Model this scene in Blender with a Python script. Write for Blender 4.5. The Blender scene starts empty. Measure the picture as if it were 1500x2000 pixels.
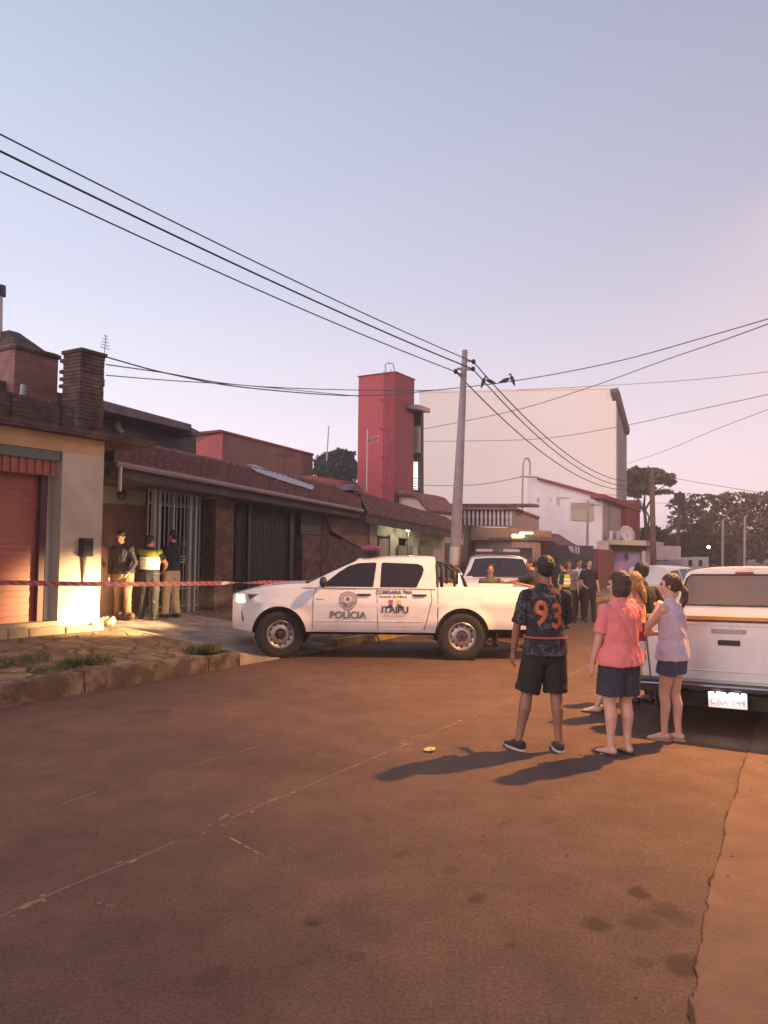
import bpy, bmesh, math, random
from mathutils import Vector, Matrix, noise as mnoise
from mathutils.bvhtree import BVHTree
R = math.radians
random.seed(7)
S = bpy.context.scene
COL = S.collection

# ------------------------------------------------------------------ camera
EYE = Vector((0, 0, 1.8)); FPX = 1500.0
CROT = Matrix.Rotation(R(93.0), 3, 'X') @ Matrix.Rotation(R(0.65), 3, 'Z')
cd = bpy.data.cameras.new('camera'); cam = bpy.data.objects.new('camera', cd); COL.objects.link(cam)
cd.sensor_fit = 'HORIZONTAL'; cd.sensor_width = 36; cd.lens = 36; cd.clip_end = 3000; cd.clip_start = .05
cam.matrix_world = Matrix.Translation(EYE) @ CROT.to_4x4()
S.camera = cam
cd.dof.use_dof = False

# ------------------------------------------------------------------ world, sun, exposure
SKY_STRENGTH = 1.17
w = bpy.data.worlds.new('World'); S.world = w; w.use_nodes = True
nt = w.node_tree; nt.nodes.clear()
def N(t, **k):
    n = nt.nodes.new(t)
    for a, b in k.items(): setattr(n, a, b)
    return n
out = N('ShaderNodeOutputWorld'); bg = N('ShaderNodeBackground')
sky = N('ShaderNodeTexSky', sky_type='NISHITA', sun_disc=False, sun_elevation=R(4), sun_rotation=R(-120))
tc = N('ShaderNodeTexCoord'); sep = N('ShaderNodeSeparateXYZ')
nt.links.new(tc.outputs['Generated'], sep.inputs[0])
ramp = N('ShaderNodeValToRGB'); cr = ramp.color_ramp
def lin(c): return tuple(((v/255)/12.92 if v/255 <= .04045 else ((v/255+.055)/1.055)**2.4) for v in c)
def setramp(cr, stops):
    while len(cr.elements) > 2: cr.elements.remove(cr.elements[-1])
    for i, (p, c) in enumerate(stops):
        e = cr.elements[i] if i < 2 else cr.elements.new(p)
        e.position = p; e.color = (*lin(c), 1)
setramp(cr, [(0.0, (255, 236, 240)), (0.08, (252, 238, 246)), (0.18, (233, 229, 243)), (0.32, (209, 214, 235)), (0.50, (186, 198, 222)), (0.64, (168, 182, 208)), (1.0, (150, 164, 196))])
nt.links.new(sep.outputs['Z'], ramp.inputs[0])
for e_, g_ in zip(cr.elements, (1.22, 1.16, 1.06, 1, 1, 1, 1)): e_.color = (e_.color[0]*g_, e_.color[1]*g_, e_.color[2]*g_, 1)
# the afterglow sits low in the west (left of the street and behind the viewer)
dot = N('ShaderNodeVectorMath', operation='DOT_PRODUCT'); dot.inputs[1].default_value = (-0.93, 0.1, -0.05)
nt.links.new(tc.outputs['Generated'], dot.inputs[0])
mr = N('ShaderNodeMapRange'); mr.inputs['From Min'].default_value = -0.5; mr.inputs['From Max'].default_value = 0.45
nt.links.new(dot.outputs['Value'], mr.inputs['Value'])
glow = N('ShaderNodeValToRGB'); setramp(glow.color_ramp, [(0.0, (222, 205, 206)), (1.0, (255, 252, 252))])
nt.links.new(mr.outputs[0], glow.inputs[0])
mul = N('ShaderNodeMix', data_type='RGBA', blend_type='MULTIPLY'); mul.inputs[0].default_value = 1
nt.links.new(ramp.outputs[0], mul.inputs[6]); nt.links.new(glow.outputs[0], mul.inputs[7])
mixn = N('ShaderNodeMix', data_type='RGBA', blend_type='ADD'); mixn.inputs[0].default_value = 0.02
nt.links.new(mul.outputs[2], mixn.inputs[6]); nt.links.new(sky.outputs[0], mixn.inputs[7])
nt.links.new(mixn.outputs[2], bg.inputs[0]); bg.inputs[1].default_value = SKY_STRENGTH
nt.links.new(bg.outputs[0], out.inputs[0])

SUN_STRENGTH = 1.5
sl = bpy.data.lights.new('sun', 'SUN'); sl.energy = SUN_STRENGTH; sl.angle = R(35); sl.color = (1, .74, .66)
so = bpy.data.objects.new('sun', sl); COL.objects.link(so)
sd = Vector((-0.72, -0.62, 0.30)).normalized()          # direction towards the afterglow
so.rotation_euler = sd.to_track_quat('Z', 'Y').to_euler()
S.view_settings.view_transform = 'Standard'; S.view_settings.look = 'None'
S.view_settings.exposure = 0; S.view_settings.gamma = 1
S.cycles.use_denoising = True
S.cycles.max_bounces = 5

# ------------------------------------------------------------------ frames of reference
TH = R(31); CT, ST = math.cos(TH), math.sin(TH)
def UV(u, v, z=0.0): return Vector((v*CT + u*ST, -v*ST + u*CT, z))   # u along the street, v across (right positive)
def ray(x, y): return CROT @ Vector(((x-750)/FPX, -(y-1000)/FPX, -1))
def PX(x, y, Y): d = ray(x, y); return EYE + d*(Y/d.y)
def PG(x, y, z=0.0): d = ray(x, y); return EYE + d*((z-EYE.z)/d.z)
def PV(x, y, v):
    d = ray(x, y); dv = d.x*CT - d.y*ST; return EYE + d*(v/dv)
def toUV(p): return (p.x*ST + p.y*CT, p.x*CT - p.y*ST, p.z)
def Upx(x, v, y=1080): return toUV(PV(x, y, v))[0]
def Zpx(x, y, v): return PV(x, y, v).z
def Vpx(x, u, y=1080):
    d = ray(x, y); du = d.x*ST + d.y*CT; p = d*(u/du); return p.x*CT - p.y*ST

# ------------------------------------------------------------------ tagging
def tag(o, label=None, cat=None, group=None, kind=None):
    if label: o['label'] = label
    if cat: o['category'] = cat
    if group: o['group'] = group
    if kind: o['kind'] = kind
    return o
def empty(name, loc=(0, 0, 0), rz=0, label=None, cat=None, group=None):
    o = bpy.data.objects.new(name, None); COL.objects.link(o); o.location = loc; o.rotation_euler = (0, 0, rz)
    o.empty_display_size = .1
    return tag(o, label, cat, group)
def mesh(name, verts, faces, m, parent=None, smooth=False, mats=None, mi=None):
    me = bpy.data.meshes.new(name); me.from_pydata([tuple(v) for v in verts], [], faces); me.update()
    for x in (mats or [m]): me.materials.append(x)
    if mi:
        for p, k in zip(me.polygons, mi): p.material_index = k
    if smooth:
        for p in me.polygons: p.use_smooth = True
    o = bpy.data.objects.new(name, me); COL.objects.link(o)
    if parent: o.parent = parent
    return o
class MB:
    def __init__(s): s.v = []; s.f = []
    def add(s, vs, fs):
        b = len(s.v); s.v += [Vector(v) for v in vs]; s.f += [tuple(i+b for i in f) for f in fs]; return s
    def box(s, c, d, M=None):
        x, y, z = [k/2 for k in d]; c = Vector(c)
        vs = [Vector((a*x, b*y, e*z)) for a in (-1, 1) for b in (-1, 1) for e in (-1, 1)]
        vs = [(M @ v if M else v) + c for v in vs]
        return s.add(vs, [(0,1,3,2),(4,6,7,5),(0,4,5,1),(2,3,7,6),(0,2,6,4),(1,5,7,3)])
    def hexa(s, p8):   # bottom four (ccw), top four
        return s.add(p8, [(3,2,1,0),(4,5,6,7),(0,1,5,4),(1,2,6,5),(2,3,7,6),(3,0,4,7)])
    def buv(s, u0, u1, v0, v1, z0, z1):
        return s.hexa([UV(u0,v0,z0),UV(u1,v0,z0),UV(u1,v1,z0),UV(u0,v1,z0),UV(u0,v0,z1),UV(u1,v0,z1),UV(u1,v1,z1),UV(u0,v1,z1)])
    def prism(s, poly, d):  # planar polygon, extruded by vector d
        n = len(poly); d = Vector(d)
        vs = [Vector(p) for p in poly] + [Vector(p)+d for p in poly]
        return s.add(vs, [tuple(range(n)), tuple(range(2*n-1, n-1, -1))] + [(i, i+n, (i+1) % n + n, (i+1) % n) for i in range(n)])
    def tube(s, pts, r, n=8, caps=True):
        pts = [Vector(p) for p in pts]; k = len(pts)
        rr = r if isinstance(r, (list, tuple)) else [r]*k
        vs = []; ref = None
        for i, p in enumerate(pts):
            t = (pts[min(i+1, k-1)] - pts[max(i-1, 0)]).normalized()
            if ref is None: ref = Vector((0,0,1)) if abs(t.z) < .9 else Vector((1,0,0))
            a = t.cross(ref).normalized(); b = t.cross(a).normalized(); ref = -b if (-b).dot(ref) > 0 else b
            for j in range(n):
                q = 2*math.pi*j/n; vs.append(p + (a*math.cos(q) + b*math.sin(q))*rr[i])
        fs = [(i*n+j, i*n+(j+1) % n, (i+1)*n+(j+1) % n, (i+1)*n+j) for i in range(k-1) for j in range(n)]
        if caps: fs += [tuple(range(n-1, -1, -1)), tuple((k-1)*n+j for j in range(n))]
        return s.add(vs, fs)
    def rings(s, rings, closed=True, caps=True):
        n = len(rings[0]); k = len(rings); vs = [v for r in rings for v in r]
        m = n if closed else n-1
        fs = [(i*n+j, i*n+(j+1) % n, (i+1)*n+(j+1) % n, (i+1)*n+j) for i in range(k-1) for j in range(m)]
        if caps: fs += [tuple(range(n-1, -1, -1)), tuple((k-1)*n+j for j in range(n))]
        return s.add(vs, fs)
    def ball(s, c, r, n=12, m=8):
        c = Vector(c); r = Vector(r) if not isinstance(r, (int, float)) else Vector((r, r, r))
        rg = []
        for i in range(1, m):
            a = math.pi*i/m
            rg.append([c + Vector((r.x*math.sin(a)*math.cos(2*math.pi*j/n), r.y*math.sin(a)*math.sin(2*math.pi*j/n), -r.z*math.cos(a))) for j in range(n)])
        return s.rings(rg)
    def xf(s, M):
        s.v = [M @ v for v in s.v]; return s
    def build(s, name, m, parent=None, smooth=False, bevel=0):
        me = bpy.data.meshes.new(name); me.from_pydata([tuple(v) for v in s.v], [], s.f); me.update()
        bm = bmesh.new(); bm.from_mesh(me); bmesh.ops.recalc_face_normals(bm, faces=bm.faces); bm.to_mesh(me); bm.free()
        me.materials.append(m)
        o = bpy.data.objects.new(name, me); COL.objects.link(o)
        if parent: o.parent = parent
        if smooth:
            for p in me.polygons: p.use_smooth = True
            me.update()
        if bevel:
            b = o.modifiers.new('bevel', 'BEVEL'); b.width = bevel; b.segments = 2; b.limit_method = 'ANGLE'
        return o
def smooth_by_angle(o, a=40):
    me = o.data
    for p in me.polygons: p.use_smooth = True
    bm = bmesh.new(); bm.from_mesh(me)
    for e in bm.edges:
        if len(e.link_faces) == 2 and e.calc_face_angle(0) > R(a): e.smooth = False
    bm.to_mesh(me); bm.free(); return o

# ------------------------------------------------------------------ materials
def mat(name, col, rough=.6, metal=0, var=0.0, vscale=3.0, bump=0.0, bscale=20.0, col2=None, detail=6, spec=.5, emit=None, estr=0, coat=0, trans=0, ramp=(.35, .65), coords='Object'):
    m = bpy.data.materials.new(name); m.use_nodes = True; t = m.node_tree; b = t.nodes['Principled BSDF']
    b.inputs['Base Color'].default_value = (*col, 1); b.inputs['Roughness'].default_value = rough; b.inputs['Metallic'].default_value = metal
    b.inputs['Specular IOR Level'].default_value = spec
    if coat: b.inputs['Coat Weight'].default_value = coat; b.inputs['Coat Roughness'].default_value = .05
    if trans: b.inputs['Transmission Weight'].default_value = trans
    if emit: b.inputs['Emission Color'].default_value = (*emit, 1); b.inputs['Emission Strength'].default_value = estr
    tcn = t.nodes.new('ShaderNodeTexCoord'); L = t.links.new
    if var or col2:
        n = t.nodes.new('ShaderNodeTexNoise'); n.inputs['Scale'].default_value = vscale; n.inputs['Detail'].default_value = detail; n.inputs['Roughness'].default_value = .62
        L(tcn.outputs[coords], n.inputs['Vector'])
        r = t.nodes.new('ShaderNodeValToRGB'); c2 = col2 or tuple(c*(1-var) for c in col); c1 = col if col2 else tuple(min(1, c*(1+var)) for c in col)
        r.color_ramp.elements[0].position = ramp[0]; r.color_ramp.elements[1].position = ramp[1]
        r.color_ramp.elements[0].color = (*c2, 1); r.color_ramp.elements[1].color = (*c1, 1)
        L(n.outputs['Fac'], r.inputs[0]); L(r.outputs[0], b.inputs['Base Color'])
    if bump:
        n2 = t.nodes.new('ShaderNodeTexNoise'); n2.inputs['Scale'].default_value = bscale; n2.inputs['Detail'].default_value = 5
        L(tcn.outputs[coords], n2.inputs['Vector'])
        bp = t.nodes.new('ShaderNodeBump'); bp.inputs['Strength'].default_value = bump; bp.inputs['Distance'].default_value = .02
        L(n2.outputs['Fac'], bp.inputs['Height']); L(bp.outputs[0], b.inputs['Normal'])
    return m
def brickmat(name, c1, c2, mortar, scale=1.0, bw=.24, bh=.07, rot=None, bump=.6, mix=.5):
    m = mat(name, c1, .85); t = m.node_tree; b = t.nodes['Principled BSDF']; L = t.links.new
    tcn = t.nodes.new('ShaderNodeTexCoord'); mp = t.nodes.new('ShaderNodeMapping')
    # walls run along the street or across it: use (u+v, z) so both faces get courses
    sp = t.nodes.new('ShaderNodeSeparateXYZ'); cb = t.nodes.new('ShaderNodeCombineXYZ'); mp.inputs['Rotation'].default_value = (0, 0, TH)
    L(tcn.outputs['Object'], mp.inputs['Vector']); L(mp.outputs[0], sp.inputs[0])
    ad = t.nodes.new('ShaderNodeMath'); L(sp.outputs['X'], ad.inputs[0]); L(sp.outputs['Y'], ad.inputs[1])
    L(ad.outputs[0], cb.inputs['X']); L(sp.outputs['Z'], cb.inputs['Y'])
    br = t.nodes.new('ShaderNodeTexBrick'); br.inputs['Scale'].default_value = scale
    br.inputs['Color1'].default_value = (*c1, 1); br.inputs['Color2'].default_value = (*c2, 1); br.inputs['Mortar'].default_value = (*mortar, 1)
    br.inputs['Brick Width'].default_value = bw; br.inputs['Row Height'].default_value = bh; br.inputs['Mortar Size'].default_value = .008
    L(cb.outputs[0], br.inputs['Vector'])
    n = t.nodes.new('ShaderNodeTexNoise'); n.inputs['Scale'].default_value = 4; n.inputs['Detail'].default_value = 6; L(tcn.outputs['Object'], n.inputs['Vector'])
    mx = t.nodes.new('ShaderNodeMix'); mx.data_type = 'RGBA'; mx.blend_type = 'MULTIPLY'; mx.inputs[0].default_value = mix
    cr2 = t.nodes.new('ShaderNodeValToRGB'); cr2.color_ramp.elements[0].position = .3; cr2.color_ramp.elements[1].position = .7; cr2.color_ramp.elements[0].color = (.25, .25, .25, 1)
    L(n.outputs['Fac'], cr2.inputs[0]); L(br.outputs['Color'], mx.inputs[6]); L(cr2.outputs[0], mx.inputs[7]); L(mx.outputs[2], b.inputs['Base Color'])
    bp = t.nodes.new('ShaderNodeBump'); bp.inputs['Strength'].default_value = bump; bp.inputs['Distance'].default_value = .02
    iv = t.nodes.new('ShaderNodeMath'); iv.operation = 'SUBTRACT'; iv.inputs[0].default_value = 1; L(br.outputs['Fac'], iv.inputs[1]); L(iv.outputs[0], bp.inputs['Height']); L(bp.outputs[0], b.inputs['Normal'])
    return m
M = {}
M['concrete'] = mat('concrete', (.26, .22, .19), .9, var=.4, vscale=2.5, bump=.5, bscale=14)
M['curb'] = mat('curb_concrete', (.22, .165, .125), .9, col2=(.075, .05, .038), vscale=3.6, ramp=(.45, .66), bump=.7, bscale=16)
M['curb_yellow'] = mat('curb_yellow', (.52, .34, .04), .85, col2=(.22, .16, .10), vscale=6, bump=.4)
M['dirt'] = mat('dirt', (.13, .08, .055), 1, var=.35, vscale=.4)
M['orange'] = mat('ochre_plaster', (.66, .42, .20), .9, col2=(.50, .30, .14), vscale=1.1, bump=.15, bscale=30)
M['plaster_pale'] = mat('pale_plaster', (.62, .50, .38), .9, col2=(.46, .36, .26), vscale=1.3, bump=.15, bscale=30)
M['plinth'] = mat('stone_plinth', (.42, .33, .22), .9, col2=(.27, .20, .13), vscale=3, bump=.5, bscale=8)
M['door_red'] = mat('red_brown_door', (.33, .085, .048), .5, var=.12, vscale=2)
M['door_dark'] = mat('dark_red_frame', (.10, .035, .03), .6)
M['greenish'] = mat('green_grey_paint', (.12, .14, .12), .6)
M['brick'] = brickmat('old_brick', (.23, .115, .09), (.16, .08, .065), (.10, .075, .065), mix=.85)
M['brick_dark'] = brickmat('mossy_brick', (.17, .09, .065), (.10, .065, .05), (.06, .05, .04), mix=.8)
M['brick_pink'] = brickmat('painted_brick', (.40, .19, .15), (.36, .17, .13), (.28, .14, .12), bump=.3)
M['darkwall'] = mat('dark_wall', (.085, .065, .07), .9, var=.25, vscale=2)
M['darkroof'] = mat('dark_roof', (.15, .11, .12), .8, var=.3, vscale=4)
M['brownwall'] = mat('brown_wall', (.22, .13, .105), .9, var=.12, vscale=.8)
M['redwall'] = mat('red_wall', (.46, .12, .12), .85, var=.10, vscale=.8)
M['redwall_dark'] = mat('red_trim', (.26, .05, .055), .85, var=.10, vscale=2)
M['whitewall'] = mat('white_render', (.86, .80, .76), .9, col2=(.80, .73, .69), vscale=.25, ramp=(.2, .6))
M['greywall'] = mat('grey_render', (.36, .30, .29), .9, var=.15, vscale=.8)
M['cream'] = mat('cream_wall', (.48, .40, .31), .9, var=.15, vscale=1)
M['black'] = mat('black_plastic', (.02, .02, .022), .5)
M['gate_dark'] = mat('dark_gate_paint', (.022, .023, .028), .55, var=.2)
M['gate_white'] = mat('white_gate_paint', (.26, .25, .24), .5)
M['metal'] = mat('galvanised_metal', (.35, .33, .34), .45, .6)
M['pole'] = mat('pole_concrete', (.33, .28, .29), .9, var=.15, vscale=1.5, bump=.2)
M['wire'] = mat('wire_black', (.02, .018, .022), .6)
M['wire_far'] = mat('wire_grey', (.12, .10, .115), .7)
M['glass_dark'] = mat('tinted_glass', (.022, .019, .026), .08, spec=.32)
M['glass_grey'] = mat('rear_glass_reflection', (.15, .125, .13), .16, spec=.7)  # pale reflection in the rear window is put into the base colour
M['lamp_white'] = mat('lit_lamp', (1, 1, 1), .5, emit=(.85, 1, .62), estr=9)
M['lamp_yellow'] = mat('lit_yellow_lamp', (1, .9, .5), .5, emit=(1, .75, .16), estr=3)
M['lit_window'] = mat('lit_window', (1, 1, 1), .5, emit=(.80, .98, .90), estr=1.15)
M['shop_violet_lit'] = mat('violet_lit_wall', (.42, .30, .52), .8, var=.1)  # violet light on the shop wall is put into this colour
M['box_white'] = mat('white_sheet', (.50, .44, .45), .7, var=.1)
M['trunk'] = mat('tree_bark', (.10, .07, .055), .9, var=.3, vscale=6)
def leafmat(name, c, c2, s=2.0): return mat(name, c, .8, col2=c2, vscale=s, detail=3)
M['leaf_dark'] = leafmat('leaf_dark', (.06, .07, .045), (.03, .036, .024))
M['leaf_olive'] = leafmat('leaf_olive', (.20, .15, .085), (.11, .08, .048), .5)
M['leaf_rain'] = leafmat('leaf_feathery', (.20, .175, .10), (.11, .095, .055), .6)
M['grass'] = mat('grass_blades', (.08, .10, .03), .8, var=.4, vscale=8)
M['paint_white'] = mat('worn_road_paint', (.20, .128, .088), .9, var=.3, vscale=9)

# asphalt with stains and seams
def asphalt():
    m = bpy.data.materials.new('asphalt_road'); m.use_nodes = True; t = m.node_tree; b = t.nodes['Principled BSDF']; L = t.links.new
    b.inputs['Roughness'].default_value = .82; b.inputs['Specular IOR Level'].default_value = .3
    tcn = t.nodes.new('ShaderNodeTexCoord'); co = tcn.outputs['Object']
    def noise(s, d=5, r=.6):
        n = t.nodes.new('ShaderNodeTexNoise'); n.inputs['Scale'].default_value = s; n.inputs['Detail'].default_value = d; n.inputs['Roughness'].default_value = r; L(co, n.inputs['Vector']); return n.outputs['Fac']
    def rampn(src, p0, p1, c0, c1):
        r = t.nodes.new('ShaderNodeValToRGB'); e = r.color_ramp.elements; e[0].position = p0; e[1].position = p1; e[0].color = (*c0, 1); e[1].color = (*c1, 1); L(src, r.inputs[0]); return r.outputs[0]
    def mix(a, bb, f, mode='MIX'):
        x = t.nodes.new('ShaderNodeMix'); x.data_type = 'RGBA'; x.blend_type = mode
        if isinstance(f, float): x.inputs[0].default_value = f
        else: L(f, x.inputs[0])
        for s_, q in ((a, 6), (bb, 7)):
            if isinstance(s_, tuple): x.inputs[q].default_value = (*s_, 1)
            else: L(s_, x.inputs[q])
        return x.outputs[2]
    base = rampn(noise(.45, 4), .35, .68, (.116, .073, .056), (.160, .100, .074))
    fine = rampn(noise(55, 4, .7), .3, .72, (.36, .36, .36), (1.42, 1.38, 1.34))
    big = rampn(noise(.16, 3, .5), .38, .62, (.78, .76, .78), (1.12, 1.10, 1.06))
    c = mix(base, fine, .8, 'MULTIPLY'); c = mix(c, big, .9, 'MULTIPLY')
    mid = rampn(noise(2.2, 8, .75), .38, .62, (.74, .72, .72), (1.10, 1.06, 1.0))
    c = mix(c, mid, .9, 'MULTIPLY')
    # stones: pale flecks
    vo = t.nodes.new('ShaderNodeTexVoronoi'); vo.inputs['Scale'].default_value = 38; L(co, vo.inputs['Vector'])
    fl = rampn(vo.outputs['Distance'], .05, .13, (1, 1, 1), (0, 0, 0)); c = mix(c, (.33, .23, .17), mix((0.0,0.0,0.0), fl, .35))
    # stains (oil, damp), each at its own place
    wob = noise(5, 4)
    for (x, y, r_, s_) in [(1053,1558,.06,.4),(775,1672,.04,.4),(610,1805,.05,.5),(1250,1742,.09,.7),(1298,1775,.13,.4),(1168,1808,.10,.6),(1262,1805,.11,.45),(1345,1885,.13,.55),(1318,1790,.12,.3),(935,1754,.09,.5),(998,1845,.05,.4),
                           (880,1700,.07,.3),(1060,1600,.09,.22),(720,1600,.07,.3),(610,1800,.08,.3),(420,1905,.10,.3),(790,1665,.06,.35),(300,1390,.22,.35),(200,1380,.18,.25),(560,1500,.4,.14),(1260,1880,.06,.35),(700,1870,.05,.3)]:
        p = PG(x, y)
        vm = t.nodes.new('ShaderNodeVectorMath'); vm.operation = 'DISTANCE'; L(co, vm.inputs[0]); vm.inputs[1].default_value = (p.x, p.y, 0)
        ma = t.nodes.new('ShaderNodeMath'); ma.operation = 'MULTIPLY_ADD'; L(wob, ma.inputs[0]); ma.inputs[1].default_value = r_*2.0; L(vm.outputs['Value'], ma.inputs[2])
        mrn = t.nodes.new('ShaderNodeMapRange'); L(ma.outputs[0], mrn.inputs['Value']); mrn.inputs['From Min'].default_value = r_*1.5; mrn.inputs['From Max'].default_value = r_*1.9; mrn.inputs['To Min'].default_value = min(.9, s_*1.35); mrn.inputs['To Max'].default_value = 0
        c = mix(c, (.036, .018, .013), mrn.outputs[0])
    L(c, b.inputs['Base Color'])
    bp = t.nodes.new('ShaderNodeBump'); bp.inputs['Strength'].default_value = .55; bp.inputs['Distance'].default_value = .012
    L(noise(70, 3, .7), bp.inputs['Height'])
    bp2 = t.nodes.new('ShaderNodeBump'); bp2.inputs['Strength'].default_value = .25; bp2.inputs['Distance'].default_value = .05
    L(noise(4, 4), bp2.inputs['Height']); L(bp.outputs[0], bp2.inputs['Normal']); L(bp2.outputs[0], b.inputs['Normal'])
    return m
M['asphalt'] = asphalt()
M['strip'] = mat('red_dirt_concrete', (.175, .098, .062), .9, col2=(.12, .066, .044), vscale=3, bump=.4, bscale=40)
M['crack'] = mat('crack_dirt', (.045, .026, .02), 1)

# ================================================================== ground and streets
def struct(o): o['kind'] = 'structure'; return o
struct(MB().add([(-300, -300, -.03), (300, -300, -.03), (300, 600, -.03), (-300, 600, -.03)], [(0, 1, 2, 3)]).build('ground', M['dirt']))
struct(MB().add([UV(-14, -8.2), UV(130, -8.2), UV(130, .6), UV(-14, .6)], [(0, 1, 2, 3)]).build('road', M['asphalt']))
# cross street beyond, towards the trees
struct(MB().add([UV(60, -8.2, -.008), UV(60, 60, -.008), UV(140, 60, -.008), UV(140, -8.2, -.008)], [(0, 1, 2, 3)]).build('road', M['asphalt']))

CURB_U1 = 9.25
def gz(u, v):
    """height of the left verge"""
    if v > -8.2: return 0.0
    t = min(1, (-8.2 - v)/2.8)
    a = .215 + .22*t                                 # raised sidewalk by the garage house
    b = .02 + .42*min(1, (-8.2 - v)/3.6)             # driveway apron rising from the street
    c = .15 + .28*t                                  # second sidewalk
    k1 = min(1, max(0, (u-CURB_U1+.1)/.9)); k2 = min(1, max(0, (u-11.9)/.8))
    k1 = k1*k1*(3-2*k1); k2 = k2*k2*(3-2*k2)
    z = a*(1-k1) + b*k1
    z = z*(1-k2) + c*k2
    if u > 26: z -= .25*min(1, (u-26)/15)*t
    return z + .012*mnoise.noise(Vector((u*1.3, v*1.3, 0)))
def grid_uv(us, vs, zf): 
    V = [UV(u, v, zf(u, v)) for u in us for v in vs]; n = len(vs)
    return V, [(i*n+j, (i+1)*n+j, (i+1)*n+j+1, i*n+j+1) for i in range(len(us)-1) for j in range(n-1)]
def pavemat():
    m = mat('stone_slab_paving', (.27, .20, .14), .9); t = m.node_tree; b = t.nodes['Principled BSDF']; L = t.links.new
    tcn = t.nodes.new('ShaderNodeTexCoord'); mp = t.nodes.new('ShaderNodeMapping'); mp.inputs['Rotation'].default_value = (0, 0, TH); L(tcn.outputs['Object'], mp.inputs['Vector'])
    nw = t.nodes.new('ShaderNodeTexNoise'); nw.inputs['Scale'].default_value = 2.2; nw.inputs['Detail'].default_value = 4; L(mp.outputs[0], nw.inputs['Vector']); va_ = t.nodes.new('ShaderNodeVectorMath'); va_.operation = 'MULTIPLY_ADD'; L(nw.outputs['Color'], va_.inputs[0]); va_.inputs[1].default_value = (.45, .45, .45); L(mp.outputs[0], va_.inputs[2])
    vo = t.nodes.new('ShaderNodeTexVoronoi'); vo.feature = 'DISTANCE_TO_EDGE'; vo.inputs['Scale'].default_value = 2.3; L(va_.outputs[0], vo.inputs['Vector'])
    r = t.nodes.new('ShaderNodeValToRGB'); r.color_ramp.elements[0].position = .015; r.color_ramp.elements[1].position = .07; L(vo.outputs['Distance'], r.inputs[0])
    v2 = t.nodes.new('ShaderNodeTexVoronoi'); v2.inputs['Scale'].default_value = 2.3; L(va_.outputs[0], v2.inputs['Vector'])
    hs = t.nodes.new('ShaderNodeValToRGB'); hs.color_ramp.elements[0].color = (.20, .13, .08, 1); hs.color_ramp.elements[1].color = (.30, .20, .12, 1)
    sx = t.nodes.new('ShaderNodeSeparateColor'); L(v2.outputs['Color'], sx.inputs[0]); L(sx.outputs[0], hs.inputs[0])
    n = t.nodes.new('ShaderNodeTexNoise'); n.inputs['Scale'].default_value = 3; n.inputs['Detail'].default_value = 7; L(tcn.outputs['Object'], n.inputs['Vector'])
    nr = t.nodes.new('ShaderNodeValToRGB'); nr.color_ramp.elements[0].position = .35; nr.color_ramp.elements[1].position = .65; nr.color_ramp.elements[0].color = (.5, .5, .42, 1); L(n.outputs['Fac'], nr.inputs[0])
    m1 = t.nodes.new('ShaderNodeMix'); m1.data_type = 'RGBA'; m1.blend_type = 'MULTIPLY'; m1.inputs[0].default_value = 1; L(hs.outputs[0], m1.inputs[6]); L(nr.outputs[0], m1.inputs[7])
    m2 = t.nodes.new('ShaderNodeMix'); m2.data_type = 'RGBA'; L(r.outputs[0], m2.inputs[0]); m2.inputs[6].default_value = (.085, .06, .035, 1); L(m1.outputs[2], m2.inputs[7]); L(m2.outputs[2], b.inputs['Base Color'])
    bp = t.nodes.new('ShaderNodeBump'); bp.inputs['Strength'].default_value = .8; bp.inputs['Distance'].default_value = .03; L(r.outputs[0], bp.inputs['Height']); L(bp.outputs[0], b.inputs['Normal'])
    return m
M['paving'] = pavemat()
def fr(a, b, s): 
    n = max(1, round((b-a)/s)); return [a+(b-a)*i/n for i in range(n+1)]
V, F = grid_uv(fr(-6, CURB_U1+.15, .3), [-8.42, -8.8, -9.2, -9.7, -10.2, -10.7, -11.3, -12.0, -12.8, -13.6, -17, -26], gz)
struct(mesh('sidewalk', V, F, M['paving'], smooth=True))
V, F = grid_uv(fr(CURB_U1+.0, 12.0, .12), [-8.15, -8.17, -8.2, -8.3, -8.6, -9.0, -9.5, -10, -10.6, -11.2, -12.0, -12.8, -13.6, -17, -26], lambda u, v: -.03 if v > -8.16 else (gz(u, -8.2001)*.8 if v > -8.18 else gz(u, min(v, -8.2001))))
struct(mesh('driveway', V, F, M['concrete'], smooth=True))
V, F = grid_uv(fr(12.0, 60, .8), [-8.36, -8.8, -9.5, -10.5, -11.5, -12.6, -14, -17, -26], gz)
struct(mesh('sidewalk', V, F, M['paving'], smooth=True))
# kerbs: worn concrete, a stone every 1.1 m
def kerb(name, u0, u1, v0, v1, m, zt, step=1.1, rag=.03):
    mb = MB(); u = u0
    while u < u1-.01:
        e = min(u1, u+step*random.uniform(.8, 1.15)); us = fr(u+.008, e-.008, .12)
        prof = [(0, -.1), (0, .9), (.12, 1), (.9, 1), (1, .93), (1, -.1)]
        dz = random.uniform(-.012, .012); rg = []
        for a in us:
            ring = []
            for i, (q, h) in enumerate(prof):
                nn = mnoise.noise(Vector((a*4, q*3, i)))*rag
                zz = zt(a)*h + dz*(h > .5) + nn*(h > .5); ring.append(UV(a, v0+(v1-v0)*q + nn*.8, zz))
            rg.append(ring)
        mb.rings(rg); u = e
    return struct(smooth_by_angle(mb.build(name, m), 50))
kerb('curb', -6, CURB_U1, -8.43, -8.17, M['curb'], lambda u: .255 - .06*max(0, u-6)/3.2 + .02, 2.3, .045)
kerb('curb', 12.0, 58, -8.38, -8.18, M['curb_yellow'], lambda u: .15)
kerb('curb', -14, 60, .42, .60, M['curb'], lambda u: .16)
V, F = grid_uv(fr(-14, 60, 2), [.60, 2.2, 3.6, 30], lambda u, v: .155)
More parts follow.
